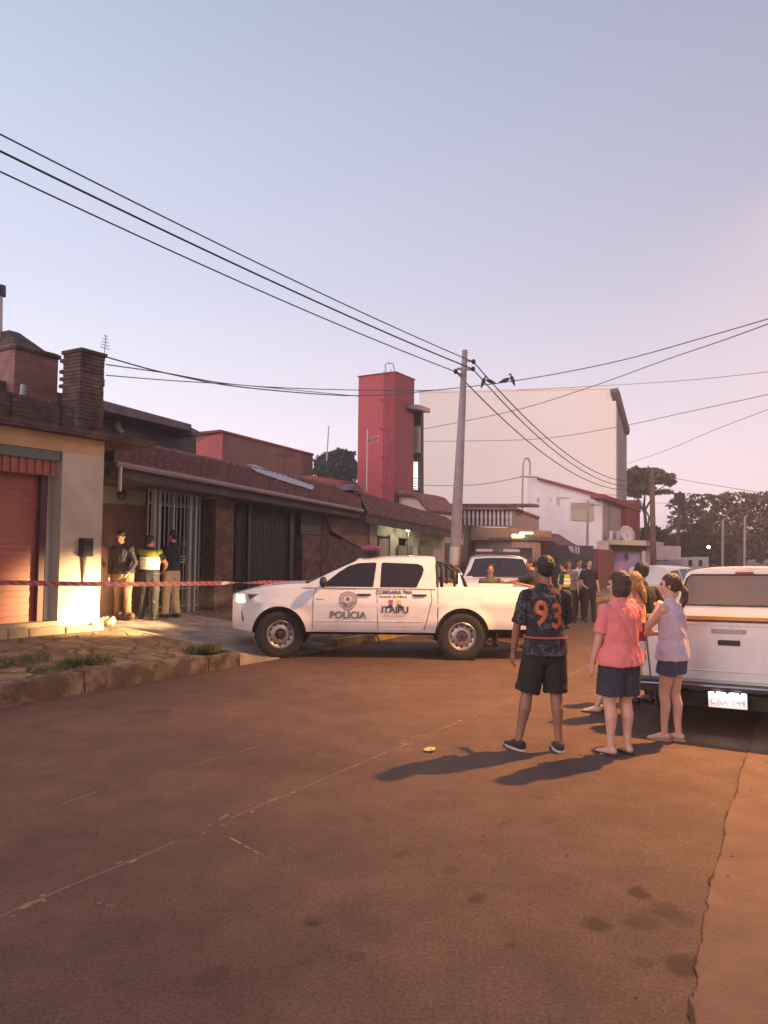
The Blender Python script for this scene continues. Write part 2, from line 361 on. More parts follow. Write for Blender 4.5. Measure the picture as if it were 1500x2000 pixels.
struct(mesh('sidewalk', V, F, M['concrete']))
# low step of loose stone in front of the raised paving
# gutter strip and long crack along the right edge
cp = [(1352,1995),(1347,1960),(1362,1925),(1358,1890),(1368,1850),(1374,1800),(1382,1770),(1385,1730),(1396,1700),(1406,1670),(1414,1640),(1416,1600),(1428,1570),(1437,1545),(1441,1510),(1455,1470),(1462,1440),(1466,1405)]
L_, R_ = [], []
cpts = []
for i in range(len(cp)-1):
    for k in range(5):
        t_ = k/5; cpts.append((cp[i][0]*(1-t_)+cp[i+1][0]*t_, cp[i][1]*(1-t_)+cp[i+1][1]*t_))
cu = [toUV(PG(x+10*(1 if y < 1600 else 0)*((1600-y)/200 if y < 1600 else 0), y)) for x, y in cpts]
cu = [(-1.0, cu[0][1], 0)] + cu + [(14, -.62, 0), (60, -.6, 0)]
fine = []
for i in range(len(cu)-1):
    n = max(1, int((cu[i+1][0]-cu[i][0])/.06)) if cu[i+1][0] < 15 else 1
    for k in range(n):
        t_ = k/n; u = cu[i][0]*(1-t_)+cu[i+1][0]*t_; v = cu[i][1]*(1-t_)+cu[i+1][1]*t_
        fine.append((u, v + .022*mnoise.noise(Vector((u*11, 3, 1)))+.01*mnoise.noise(Vector((u*31, 3, 1))), max(.0012, .002+.024*mnoise.noise(Vector((u*5, 0, 7))))))
V, F = [], []
for u, v, wd in fine: V += [UV(u, v-wd, .008), UV(u, v+wd*.8, .008)]
F = [(2*i, 2*i+2, 2*i+3, 2*i+1) for i in range(len(fine)-1)]
struct(mesh('road_crack', V, F, M['crack']))
V = []
for u, v, wd in fine: V += [UV(u, v, .004), UV(u, .43, .004)]
struct(mesh('gutter_strip', V, F, M['strip']))
# worn centre line: broken flakes of paint
mb = MB()
u = 2.2
while u < 40:
    dens = .55 if 6.3 < u < 7.6 else .14
    zf = .0015 + .0015*random.random()
    if random.random() < dens:
        ln = random.uniform(.012, .05); wd = random.uniform(.006, .028); v = -3.58 + random.gauss(0, .035); n = 7; q0 = random.random()
        mb.add([UV(u + ln*math.cos(6.28*k/n+q0)*random.uniform(.6, 1), v + wd*math.sin(6.28*k/n+q0)*random.uniform(.5, 1), zf) for k in range(n)], [tuple(range(n))])
    u += random.uniform(.006, .03)*(2.2 if mnoise.noise(Vector((u*.9, 0, 0))) < -.05 else 1)
struct(mb.build('lane_line', M['paint_white']))
V = []
for k in range(160):
    u = 1.5+k*.25; c_ = -3.58+.012*mnoise.noise(Vector((u*2, 0, 5))); w_ = .011+.008*mnoise.noise(Vector((u*3, 0, 9))); V += [UV(u, c_-w_, .001), UV(u, c_+w_, .001)]
struct(mesh('road_seam', V, [(2*i, 2*i+2, 2*i+3, 2*i+1) for i in range(159) if mnoise.noise(Vector((i*.31, 0, 2))) > -.18], mat('seam_pale', (.158, .098, .070), .9, col2=(.128, .078, .056), vscale=5)))
for nm_, pts_, wd_, c_ in (('road_seam', [(60, 1590), (210, 1540), (360, 1500), (470, 1468), (560, 1440), (680, 1402)], .013, (.150, .094, .068)), ('paint_mark', [(436, 1629), (478, 1652), (512, 1671)], .010, (.26, .18, .075)), ('road_seam', [(550, 1450), (620, 1470), (690, 1492)], .009, (.150, .094, .068)), ('paint_mark', [(190, 1763), (240, 1775)], .02, (.155, .098, .07))):
    W_ = [PG(*p) for p in pts_]; V = []
    for i in range(len(W_)-1):
        for k in range(6):
            p = W_[i].lerp(W_[i+1], k/6); d_ = (W_[i+1]-W_[i]).normalized(); n_ = Vector((-d_.y, d_.x, 0)); q_ = wd_*(.6+.8*mnoise.noise(p*4)); V += [p-n_*q_+Vector((0,0,.0012)), p+n_*q_+Vector((0,0,.0012))]
    struct(mesh(nm_, V, [(2*i, 2*i+2, 2*i+3, 2*i+1) for i in range(len(V)//2-1) if mnoise.noise(Vector((i*.7, wd_*90, 2))) > -.1], mat(nm_+'_mat', c_, .9, var=.15, vscale=9)))
# ------------------------------------------------------------------ lights that belong to lamps are in their builders

# ================================================================== buildings on the left side of the street
def PU(x, y, u):
    d = ray(x, y); du = d.x*ST + d.y*CT; return EYE + d*(u/du)
VDIR = UV(0, 1); UDIR = UV(1, 0)
def vpoly(mb, pts, v, depth): return mb.prism([PV(x, y, v) for x, y in pts], -VDIR*depth)   # faces the street
def upoly(mb, pts, u, depth): return mb.prism([PU(x, y, u) for x, y in pts], UDIR*depth)    # faces back down the street

# ---- ochre garage house
H1 = empty('garage_house', UV(4, -11.5, .3), 0, 'low ochre plastered garage house with a red-brown door and pale lit pillar', 'house')
def P(o, parent): o.parent = parent; o.matrix_parent_inverse = Matrix.Translation(-parent.location) if parent.rotation_euler.z == 0 else parent.matrix_world.inverted(); return o
VG = -11.0
uR = Upx(200, VG, 1000); uL = Upx(119, VG, 1000); zT = Zpx(100, 846, VG); zB = .30; zDoor = Zpx(60, 874, VG); zStep = Zpx(60, 1217, VG)
P(MB().buv(-5, uR, VG, VG-.35, zDoor, zT).build('wall_over_door', M['orange']), H1)
P(MB().buv(uL, uR, VG+.002, VG-.35, zB, zDoor).build('pillar', M['plaster_pale']), H1)
P(MB().buv(uR-.35, uR-.004, VG-.35, VG-5, zB, zT).build('side_wall', M['plaster_pale']), H1)
P(MB().buv(-5, uL-.002, VG+.01, VG-.5, zB-.2, zStep).build('door_sill', M['plinth']), H1)
mb = MB(); u = -5
while u < uR+.02:
    e = min(uR+.05, u+random.uniform(.35, .7)); mb.buv(u+.006, e-.006, VG+.09+random.uniform(-.012, .012), VG-.1, .0, .56+random.uniform(-.02, .02)-.03*(u > uL)); u = e+.001
P(mb.build('plinth', M['plinth'], bevel=.02), H1)
zH = Zpx(60, 928, VG-.25)
mb = MB(); uu = -5; k = 0
while uu < uL-.12:     # vertical ribs of the valance
    mb.buv(uu, uu+.07, VG-.06-.02*(k % 2), VG-.14, zH, zDoor-.16); uu += .07; k += 1
P(mb.build('door_valance', M['door_red']), H1)
P(MB().buv(-5, uL-.03, VG-.02, VG-.14, zDoor-.16, zDoor-.002).build('roller_cover', M['greenish']), H1)
mb = MB()
zz = zStep
while zz < zH:
    mb.buv(-5, uL-.26, VG-.25+.004*(k % 2), VG-.32, zz, zz+.097); zz += .1; k += 1
d_ = P(mb.build('garage_door', M['door_red']), H1)
P(MB().buv(uL-.26, uL-.14, VG-.16, VG-.34, zStep, zH+.05).build('door_frame', M['door_dark']), H1)
P(MB().buv(-5, uR+.95, VG+.22, VG-2.6, zT+.002, zT+.11).build('roof_slab', M['brick_dark']), H1)
# mossy parapet of rough brick, stepped and uneven
mb = MB(); u = -4.5
while u < Upx(243, VG-.4, 850):
    e = u+random.uniform(.14, .3); h = zT+.11+max(.10, .62-.055*max(0, u-6)*1.5)+random.uniform(-.06, .03)
    if u > uR-.4: h = zT+.11+random.uniform(.08, .17)
    mb.buv(u, e-.004, VG-.35+random.uniform(-.02, .02), VG-.75, zT+.11, h); u = e
P(mb.build('parapet', M['brick_dark']), H1)
# meter box
x0, x1 = Upx(153, VG, 1068), Upx(173, VG, 1068); z0, z1 = Zpx(163, 1087, VG), Zpx(163, 1051, VG)
mb_ = MB().buv(x0, x1, VG+.13, VG+.003, z0, z1).build('meter_box', M['black'], bevel=.01)
tag(mb_, 'black meter box fixed to the pale pillar of the garage house', 'meter box')
c_ = MB().tube([UV((x0+x1)/2, VG+.03, z0), UV((x0+x1)/2, VG+.03, z0-.12), UV((x0+x1)/2, VG+.015, z0-.45)], [.05, .035, .012]).build('conduit', M['concrete'], mb_)
MB().buv(x0+.03, x1-.03, VG+.14, VG+.128, z0+.2, z1-.05).build('window', M['glass_dark'], mb_)

# ---- brick barbecue flue with sloping top, and stepped chimney
VF = -13.2; a0, a1 = Upx(29, VF, 700), Upx(114, VF, 700); vb = Vpx(-55, a0, 700)
zb, zt = Zpx(60, 800, VF), Zpx(29, 668, VF)
zt = zt-.02
T1 = empty('brick_flue_block', UV((a0+a1)/2, (VF+vb)/2, zb), 0, 'large pinkish brick flue block with a sloping hood, above the garage roof', 'chimney')
P(MB().buv(a0, a1, VF, vb, zb, zt).build('shaft', M['brick_pink']), T1)
c0, c1 = a0+.03, Upx(90, VF, 690)
zh = Zpx(40, 646, VF-.3)
P(MB().hexa([UV(c0,vb+.1,zt+.002), UV(c1,vb+.1,zt+.002), UV(c1,VF-.02,zt+.002), UV(c0,VF-.02,zt+.002), UV(c0+.12,vb+.5,zh), UV(c1-.28,vb+.5,zh), UV(c1-.28,VF-.45,zh), UV(c0+.12,VF-.45,zh)]).build('hood', M['brick_dark']), T1)
P(MB().buv(a0-.02, a1+.03, VF+.05, vb-.05, zt-.10, zt-.03).build('ledge', M['brick_dark']), T1)
VC = -12.3; b0, b1 = Upx(156, VC, 760), Upx(203, VC, 760); vc = Vpx(122, b0, 760); z0, z1 = Zpx(180, 850, VC), Zpx(180, 692, VC)
T2 = empty('brick_chimney', UV((b0+b1)/2, (VC+vc)/2, z0), 0, 'rough dark brick chimney with protruding brick steps on its left side', 'chimney')
mb = MB(); n = 22; hh = (z1-z0)/n
for i in range(n):
    j = random.uniform(-.012, .012); k = random.uniform(-.012, .012)
    ex = .0
    if i in (13, 15, 17, 20): ex = .11
    if i < 7: ex = (7-i)*.09
    mb.buv(b0-.0+j*.5, b1+j, VC+k, vc-ex, z0+i*hh, z0+(i+1)*hh-.008)
P(mb.build('stack', M['brick']), T2)
P(MB().buv(b0-.02, b1+.03, VC+.04, vc-.04, z1, z1+.07).build('coping', M['brick_dark']), T2)
# upper terrace wall, dark, with a pale post
TW = tag(MB().buv(-4, Upx(200, -13.4, 800), -13.45, -13.8, zT, Zpx(60, 755, -13.45)).build('terrace_wall', M['darkwall']), 'dark terrace wall behind the mossy parapet of the garage house', 'wall')
TP = tag(MB().tube([PV(41, 797, -12.9), PV(46, 752, -12.9)], .05).build('terrace_post', M['metal']), 'short pale post standing on the dark terrace left of the chimneys', 'post')
SP = empty('stove_pipe', PV(0, 700, -13.9), 0, 'thin dark stove pipe with a cap at the left edge of the roofs', 'chimney pipe')
P(MB().tube([PV(-2, 745, -13.9), PV(0, 575, -13.9)], .055).build('pipe', M['metal']), SP)
P(MB().tube([PV(0, 578, -13.9), PV(0, 558, -13.9)], .11).build('cap', M['black']), SP)

# ---- upper storey of the next house
H3 = empty('dark_upper_storey', UV(14, -17, 3), 0, 'dark brown upper storey with an overhanging flat roof, behind the brick chimney', 'house')
VS = -16.2
P(vpoly(MB(), [(196, 800), (383, 850), (383, 905), (196, 900)], VS, 5).build('wall', M['darkwall']), H3)
P(vpoly(MB(), [(150, 768), (374, 829), (374, 842), (150, 789)], VS+.7, 6.5).build('roof', M['darkroof']), H3)
P(vpoly(MB(), [(374, 835), (394, 845), (390, 852), (374, 849)], VS+.75, 6.5).build('eave', M['darkroof']), H3)
P(vpoly(MB(), [(229, 822), (238, 826), (236, 832), (243, 843), (237, 846), (228, 836)], VS+.12, .11).build('bracket', M['concrete']), H3)

# ---- tiles
def tilemat(name, c, c2):
    m = mat(name, c, .8, col2=c2, vscale=5, bump=.25, bscale=25); return m
M['tile'] = tilemat('clay_tile', (.27, .125, .115), (.13, .065, .065))
M['tile2'] = tilemat('old_clay_tile', (.24, .125, .105), (.12, .07, .06))
def tile_roof(name, e0, e1, r0, r1, m, parent, pitch=.21, step=.36, thick=.05):
    e0, e1, r0, r1 = map(Vector, (e0, e1, r0, r1)); L_ = (e1-e0).length; nu = max(8, int(L_/pitch*5)); D = ((r0-e0).length+(r1-e1).length)/2; rows = max(2, int(D/step))
    nrm = (e1-e0).cross(r0-e0).normalized()
    if nrm.z < 0: nrm = -nrm
    V = []; F = []
    for j in range(rows):
        for q in (0, 1):
            t_ = (j+q)/rows
            for i in range(nu+1):
                s_ = i/nu; a = e0.lerp(e1, s_); b = r0.lerp(r1, s_); p = a.lerp(b, t_)
                wv = abs(math.sin(math.pi*s_*L_/pitch)); jit = mnoise.noise(Vector((int(s_*L_/pitch), j, 3)))*.012
                V.append(p + nrm*(wv*.05 + .05*(1-q) + jit))
        b = j*2*(nu+1)
        for i in range(nu): F.append((b+i, b+i+1, b+nu+1+i+1, b+nu+1+i))
        if j:
            c = b-(nu+1)
            for i in range(nu): F.append((c+i, c+i+1, b+i+1, b+i))
    b = len(V)     # closed eave edge and underside
    for i in range(nu+1): V.append(e0.lerp(e1, i/nu) - Vector((0, 0, thick)))
    for i in range(nu): F.append((i, b+i, b+i+1, i+1))
    c = len(V); V += [e0-Vector((0,0,thick)), e1-Vector((0,0,thick)), r1-Vector((0,0,thick)), r0-Vector((0,0,thick))]; F.append((c, c+1, c+2, c+3))
    o = mesh(name, V, F, m); return P(o, parent) if parent else o

# ---- tiled house with the barred front
VE, VFN = -12.0, -12.6
H2 = empty('tiled_house', UV(16, -13, .4), 0, 'long low house with a purplish clay tile roof and dark barred porch', 'house')
e0, e1 = PV(222, 903, VE), PV(705, 996, VE); r0, r1 = PV(222, 862, -14.6), PV(705, 962, -14.6)
tile_roof('roof', e0, e1, r0, r1, M['tile'], H2)
# far slope and gable so the roof is solid from elsewhere
back0, back1 = r0 - VDIR*4 - Vector((0, 0, 1.0)), r1 - VDIR*4 - Vector((0, 0, 1.0))
P(mesh('rear_roof', [r0, r1, back1, back0], [(0, 1, 2, 3)], M['tile2']), H2)
mb = MB()
for k in range(18):
    a = r0.lerp(r1, k/18); b = r0.lerp(r1, (k+.92)/18); mb.tube([a+Vector((0,0,.02)), b+Vector((0,0,.02))], [.10, .085], 8)
P(mb.build('ridge_tiles', M['tile2'], smooth=False), H2)
# pale sheet patch laid on the tiles
def onroof(x, y, off=.125):
    n = (e1-e0).cross(r0-e0).normalized(); n = n if n.z > 0 else -n
    d = ray(x, y); t_ = (e0+n*off-EYE).dot(n)/d.dot(n); return EYE+d*t_
P(MB().prism([onroof(482, 908), onroof(498, 909), onroof(614, 950), onroof(610, 957), onroof(545, 937), onroof(500, 921)], (0, 0, .015)).build('roof_patch', mat('patch_grey', (.38, .34, .37), .6)), H2)
fz = Vector((0, 0, 1))
P(MB().hexa([e0-fz*.28-VDIR*.03, e1-fz*.24-VDIR*.03, e1-fz*.24-VDIR*.10, e0-fz*.28-VDIR*.10, e0-fz*.05-VDIR*.03, e1-fz*.05-VDIR*.03, e1-fz*.05-VDIR*.10, e0-fz*.05-VDIR*.10]).build('fascia', M['darkwall']), H2)
P(MB().tube([e0+VDIR*.07-fz*.03, e1+VDIR*.07-fz*.03], .055, 8).build('gutter', mat('gutter_paint', (.27, .20, .19), .6)), H2)
P(MB().tube([e0+VDIR*.07-fz*.03+UDIR*.1, e0+VDIR*.07-fz*.55+UDIR*.1], .04, 8).build('downpipe', M['metal']), H2)
s0, s1 = e0-fz*.30, e1-fz*.26
P(MB().hexa([s0-VDIR*.1, s1-VDIR*.1, s1-VDIR*3.6+fz*.0, s0-VDIR*3.6, s0-VDIR*.1+fz*.05, s1-VDIR*.1+fz*.05, s1-VDIR*3.6+fz*.05, s0-VDIR*3.6+fz*.05]).build('porch_ceiling', M['darkwall']), H2)
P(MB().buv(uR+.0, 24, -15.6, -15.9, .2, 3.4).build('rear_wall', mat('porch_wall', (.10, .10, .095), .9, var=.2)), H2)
# upper pale wall and brown boards beside the garage house
zA, zBm, zC = Zpx(240, 938, VFN-.6), Zpx(240, 985, VFN-.6), .3
ua, ub = uR+.02, Upx(284, VFN-.6, 1000)
P(MB().buv(ua, ub, VFN-.6, VFN-.8, zBm, zA+.35).build('upper_wall', mat('pale_green_wall', (.30, .30, .25), .9, var=.1)), H2)
P(MB().buv(ua, ub, VFN-.58, VFN-.8, zC, zBm-.002).build('boarded_door', mat('brown_boards', (.16, .085, .065), .8, var=.15)), H2)
wl = P(MB().ball(PV(238, 966, VFN-.5), (.10, .07, .13)).build('wall_lantern', M['black']), H2)
P(MB().tube([PV(238, 975, VFN-.5), PV(244, 950, VFN-.5), PV(240, 947, VFN-.58)], .018).build('lantern_arm', M['metal']), H2)
# pillars
def vbox(name, x0, x1, yt, yb, v, dv, m, parent, bevel=0, zb=None):
    xm = (x0+x1)/2; ym = (yt+yb)/2
    o = MB().buv(Upx(x0, v, ym), Upx(x1, v, ym), v, v-dv, Zpx(xm, yb, v) if zb is None else zb, Zpx(xm, yt, v)).build(name, m, bevel=bevel)
    return P(o, parent) if parent else o
vbox('brick_pillar', 420, 456, 975, 1200, VFN+.15, .45, M['brick'], H2, zb=.3)
vbox('pillar_cap', 418, 457, 968, 975, VFN+.18, .5, mat('cap_ochre', (.42, .28, .18), .8), H2)
vbox('brick_pillar', 590, 626, 1045, 1200, VFN+.1, .45, M['brick'], H2, zb=.3)
vbox('side_panel', 588, 628, 990, 1044, VFN, .25, M['gate_dark'], H2)
vbox('pillar_cap', 586, 632, 988, 994, VFN+.14, .5, mat('cap_ochre2', (.42, .28, .18), .8), H2)
vbox('wall_strip', 628, 642, 990, 1200, VFN-.02, .3, M['brick_dark'], H2, zb=.2)
# stone boundary wall with a broken plaster panel above
P(vpoly(MB(), [(636, 985), (722, 1003), (722, 1075), (706, 1070), (690, 1062), (668, 1050), (648, 1036), (640, 1015)], VFN+.04, .2).build('plaster_panel', mat('brown_plaster', (.24, .135, .10), .9, col2=(.15, .085, .07), vscale=1.6)), H2)
P(vpoly(MB(), [(722, 1003), (737, 1006), (737, 1080), (722, 1076)], VFN+.08, .24).build('corner_pier', mat('pier_plaster', (.30, .20, .17), .9, var=.15)), H2)
P(vpoly(MB(), [(628, 1040), (740, 1078), (740, 1260), (628, 1250)], VFN+.0, .3).build('rubble_wall', mat('rubble_back', (.155, .085, .068), .95, col2=(.06, .038, .034), vscale=3.2, bump=1.0, bscale=5)), H2)

# ---- barred fences of the porch
def bars(name, x0, x1, yt0, yt1, v, m, label, grp=None, gap=.125, r=.012, scroll=True, posts=()):
    t = empty(name, UV((Upx(x0, v)+Upx(x1, v))/2, v, .4), 0, label, 'gate', grp)
    u0, u1 = Upx(x0, v, 1080), Upx(x1, v, 1080); za, zb_ = Zpx(x0, yt0, v), Zpx(x1, yt1, v); n = max(3, int((u1-u0)/gap)); mb = MB()
    for i in range(n+1):
        s_ = i/n; u = u0+(u1-u0)*s_; z = za+(zb_-za)*s_; mb.tube([UV(u, v, .45), UV(u, v, z)], r, 5)
    for h in (.12, .5): mb.tube([UV(u0, v, .45+h*1.0), UV(u1, v, .45+h)], r*1.2, 5)
    mb.tube([UV(u0, v, za-.3), UV(u1, v, zb_-.3)], r*1.2, 5); mb.tube([UV(u0, v, za), UV(u1, v, zb_)], r*1.4, 5)
    P(mb.build('bars', m), t)
    if scroll:
        mb = MB()
        for i in range(n):
            s_ = (i+.5)/n; u = u0+(u1-u0)*s_; z = za+(zb_-za)*s_-.15; w_ = (u1-u0)/n*.42
            mb.tube([UV(u+w_*math.cos(q)*1, v, z+.13*math.sin(q)) for q in [k*math.pi/4 for k in range(9)]], r*.7, 4, caps=False)
        P(mb.build('scrollwork', m), t)
    for x, wd in posts:
        u = Upx(x, v, 1080); z = za+(zb_-za)*(u-u0)/(u1-u0)+.06
        P(MB().buv(u-wd/2, u+wd/2, v+.05, v-.05, .4, z).build('post', m), t)
    return t
bars('barred_gate', 287, 388, 955, 968, VFN, M['gate_white'], 'pale barred gate with scrollwork top behind the standing officers', None, gap=.11, r=.014, posts=((298, .06), (307, .05), (335, .045), (368, .07), (379, .06)))
bars('barred_gate', 460, 574, 968, 985, VFN, M['gate_dark'], 'dark barred gate between the two brick pillars', None, gap=.10, r=.015, posts=((484, .09), (566, .1)))
bars('barred_fence', 390, 418, 968, 972, VFN, M['gate_dark'], 'narrow dark barred panel left of the tall brick pillar', None, gap=.10, r=.013, scroll=False)
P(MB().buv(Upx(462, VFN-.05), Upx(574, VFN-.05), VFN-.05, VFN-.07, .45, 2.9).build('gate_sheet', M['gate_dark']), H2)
lt = tag(MB().ball(PV(484, 985, VFN-.3), (.07, .07, .17)).build('porch_lantern', mat('frosted_glass', (.55, .58, .52), .3)), 'pale frosted lantern above the dark barred gate', 'lantern')
MB().tube([PV(484, 972, VFN-.3), PV(484, 955, VFN-.3)], .012).build('stem', M['metal'], lt)

# ---- red and brown house behind
H4 = empty('red_brown_house', UV(24, -22, 3), 0, 'box house with red end wall and brown long side behind the tile roof', 'house')
VR = -19.0; u0 = Upx(434, VR, 870)
P(vpoly(MB(), [(434, 843), (611, 889), (611, 960), (434, 960)], VR, 7).build('side_wall', M['brownwall']), H4)
P(upoly(MB(), [(434, 843), (380, 866), (340, 930), (434, 960)], u0-.05, .045).build('end_wall', M['redwall']), H4)
P(vpoly(MB(), [(431, 839), (613, 886), (613, 890), (431, 844)], VR+.06, 7.1).build('coping', M['redwall_dark']), H4)
P(MB().tube([PV(638, 900, -21), PV(642, 832, -21)], .03).build('mast', M['metal']), H4)
o = tag(MB().buv(Upx(611, -17.5, 930), Upx(712, -17.5, 930), -17.5, -22, 2.0, Zpx(650, 935, -17.5)).build('red_parapet_house', M['redwall']), 'low red parapet between the brown wall and the red tower', 'house')

# ---- red tower with ladder
VT = -15.5
T = empty('red_tower', UV(Upx(770, VT), VT-2, 0), 0, 'tall plain red tower with a ladder up its face', 'tower')
ut = Upx(771, VT, 850); ue = Upx(808, VT, 850); zt = PV(771, 727, VT).z; vt2 = Vpx(699, ut, 850)
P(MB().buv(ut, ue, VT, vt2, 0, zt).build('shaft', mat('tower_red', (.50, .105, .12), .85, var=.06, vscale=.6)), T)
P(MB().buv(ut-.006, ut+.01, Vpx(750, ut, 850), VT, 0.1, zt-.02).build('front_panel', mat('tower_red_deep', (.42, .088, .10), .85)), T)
P(MB().buv(ut+.01, ue-.004, VT+.008, VT+.002, 0.1, zt-.01).build('shaded_side', mat('tower_red_shaded', (.24, .075, .09), .85)), T)  # darker red puts the shade on this side into the colour
P(MB().buv(ut-.03, ue+.03, VT+.04, vt2-.04, zt, zt+.05).build('coping', M['redwall_dark']), T)
mb = MB(); va, vb2 = Vpx(753, ut, 850), Vpx(766, ut, 850); uf = ut-.16
for vv in (va, vb2): mb.tube([UV(uf, vv, 2.5), UV(uf, vv, zt+.1)], .02, 5)
z = 2.6
while z < zt: mb.tube([UV(uf, va, z), UV(uf, vb2, z)], .012, 5); z += .32
P(mb.build('ladder', mat('ladder_maroon', (.30, .08, .09), .7)), T)
for k in range(6):
    z = zt-1.2-k*1.15
    P(MB().tube([UV(uf, va, z), UV(uf-.45, va+.1, z), UV(uf-.6, (va+vb2)/2, z), UV(uf-.45, vb2-.1, z), UV(uf, vb2, z)], .014, 5).build('ladder_hoop', M['cage_maroon'] if 'cage_maroon' in M else M.setdefault('cage_maroon', mat('cage_maroon', (.32, .085, .095), .7))), T)
P(MB().tube([PU(755, 728, uf), PU(752, 712, uf), PU(759, 709, uf), PU(768, 711, uf), PU(771, 728, uf)], .025).build('top_hoop', M['metal']), T)
# linking block between tower and white building
LB = empty('link_block', UV(ue+2, VT-1, 0), 0, 'narrow dark link with balconies and one brightly lit window, between red tower and white building', 'building')
ul = Upx(790, VT-.8, 850)
P(upoly(MB(), [(780, 800), (822, 800), (822, 1000), (780, 1000)], ue+.3, .25).build('wall', M['darkwall']), LB)
P(upoly(MB(), [(779, 789), (818, 790), (818, 799), (800, 798)], ue-.6, 1.0).build('roof', M['greywall']), LB)
P(upoly(MB(), [(805, 832), (818, 832), (818, 884), (805, 884)], ue+.1, .15).build('balcony', M['greywall']), LB)
wv = P(upoly(MB(), [(799, 902), (814.5, 902), (814.5, 957), (799, 955)], ue+.12, .06).build('window', M['lit_window']), LB)
mb = MB()
for k in range(5): upoly(mb, [(800, 934+k*5), (815, 934+k*5), (815, 935.4+k*5), (800, 935.4+k*5)], ue+.07, .03)
P(mb.build('railing', M['greywall']), LB)

# ---- white building
VW = -12.6
W = empty('white_building', UV(Upx(1203, VW), VW-4, 0), 0, 'big windowless white building with a grey street side', 'building')
uw = Upx(1203, VW, 900); uw2 = Upx(1222, VW, 900)
P(upoly(MB(), [(819, 767), (1203, 759), (1203, 1062), (819, 1052)], uw, .3).build('front_wall', M['whitewall']), W)
q = [PV(1203, 759, VW), PV(1206, 764, VW), PV(1222, 838, VW), PV(1222, 1060, VW), PV(1203, 1062, VW)]
P(MB().prism(q, -VDIR*.3).xf(Matrix.Translation(UDIR*.301)).build('side_wall', M['greywall']), W)
P(MB().prism([PV(1203, 756, VW+.25), PV(1208, 763, VW+.25), PV(1228, 838, VW+.25), PV(1226, 848, VW+.25), PV(1203, 764, VW+.25)], -VDIR*.45).xf(Matrix.Translation(UDIR*.35)).build('roof', M['darkroof']), W)
P(MB().buv(uw+.3, uw2+.25, VW-.3, Vpx(819, uw), 0, 9.6).build('rear_block', M['greywall']), W)
P(upoly(MB(), [(817, 763), (1205, 755), (1205, 759), (817, 767)], uw-.05, .4).build('coping', M['whitewall']), W)

# ---- annex with red verge
VA = -11.6
A = empty('white_annex', UV(Upx(1175, VA), VA-3, 0), 0, 'white annex with a sloping red verge and a small shuttered window', 'building')
ua2 = Upx(1175, VA, 1000); ub2 = Upx(1222, VA, 1000); uc2 = Upx(1249, VA, 1000)
P(upoly(MB(), [(1030, 928), (1050, 935), (1175, 968), (1175, 1110), (1030, 1110)], ua2, .3).build('front_wall', mat('annex_white', (.80, .74, .76), .9, col2=(.66, .60, .63), vscale=.5)), A)
P(upoly(MB(), [(1047, 931), (1176, 966), (1176, 972), (1049, 937)], ua2-.25, 1.2).build('verge', M['redwall_dark']), A)
P(MB().prism([PV(1175, 968, VA), PV(1222, 984, VA), PV(1222, 1110, VA), PV(1175, 1110, VA)], -VDIR*.3).xf(Matrix.Translation(UDIR*.302)).build('side_wall', M['greywall']), A)
P(MB().prism([PV(1223, 992, VA+.3), PV(1250, 976, VA+.3), PV(1250, 1110, VA+.3), PV(1223, 1110, VA+.3)], -VDIR*3).build('red_bay', M['redwall_dark']), A)
P(MB().prism([PV(1175, 964, VA+.4), PV(1250, 990, VA+.4), PV(1250, 1000, VA+.4), PV(1175, 972, VA+.4)], -VDIR*.7).xf(Matrix.Translation(UDIR*.3)).build('eave', M['redwall_dark']), A)
sh = P(upoly(MB(), [(1115, 981), (1158, 983), (1158, 1017), (1115, 1016)], ua2-.08, .08).build('window', mat('beige_frame', (.45, .38, .29), .8)), A)
mb = MB()
for k in range(4): upoly(mb, [(1118+k*10, 986), (1126+k*10, 986), (1126+k*10, 1012), (1118+k*10, 1012)], ua2-.11, .03)
o = mb.build('shutter', mat('beige_shutter', (.58, .49, .36), .8)); o.parent = sh; o.matrix_parent_inverse = (Matrix.Translation(A.location)).inverted() @ Matrix()
M['old_plaster'] = mat('old_plaster', (.52, .43, .40), .9)
for pts in ([(1048, 972), (1054, 972), (1053, 984), (1049, 982)], [(1086, 970), (1112, 971), (1112, 974), (1094, 975), (1092, 990), (1087, 984)], [(1072, 972), (1079, 976), (1076, 979)]): P(upoly(MB(), pts, ua2-.012, .008).build('peeled_plaster', M['old_plaster']), A)

# ---- small shop with canopy
VP = -9.8
Sh = empty('small_shop', UV(Upx(1210, VP), VP-2, 0), 0, 'small shop with a flat concrete canopy and wall tinted by violet light', 'shop')
us = Upx(1190, VP-1.2, 1080); ue_ = Upx(1262, VP, 1080)
P(upoly(MB(), [(1187, 1053), (1262, 1056), (1262, 1066), (1187, 1063)], us-.8, 4.5).build('canopy', M['cream']), Sh)
P(upoly(MB(), [(1166, 1056), (1188, 1056), (1188, 1190), (1166, 1190)], us-.9, 5).build('corner_wall', mat('shop_cream', (.48, .38, .34), .9, var=.1)), Sh)
P(upoly(MB(), [(1188, 1064), (1256, 1067), (1256, 1190), (1188, 1190)], us+.2, 3).build('violet_lit_wall', M['shop_violet_lit']), Sh)
P(upoly(MB(), [(1188, 1064), (1262, 1066), (1262, 1076), (1188, 1076)], us-.1, .2).build('beam', M['darkwall']), Sh)
P(upoly(MB(), [(1228, 1082), (1250, 1083), (1250, 1150), (1228, 1150)], us+.1, .05).build('notice_board', mat('board_lilac', (.42, .34, .44), .7)), Sh)
P(upoly(MB(), [(1219, 1080), (1225, 1080), (1225, 1092), (1219, 1092)], us+.1, .05).build('small_sign', mat('board_purple', (.14, .06, .16), .7)), Sh)
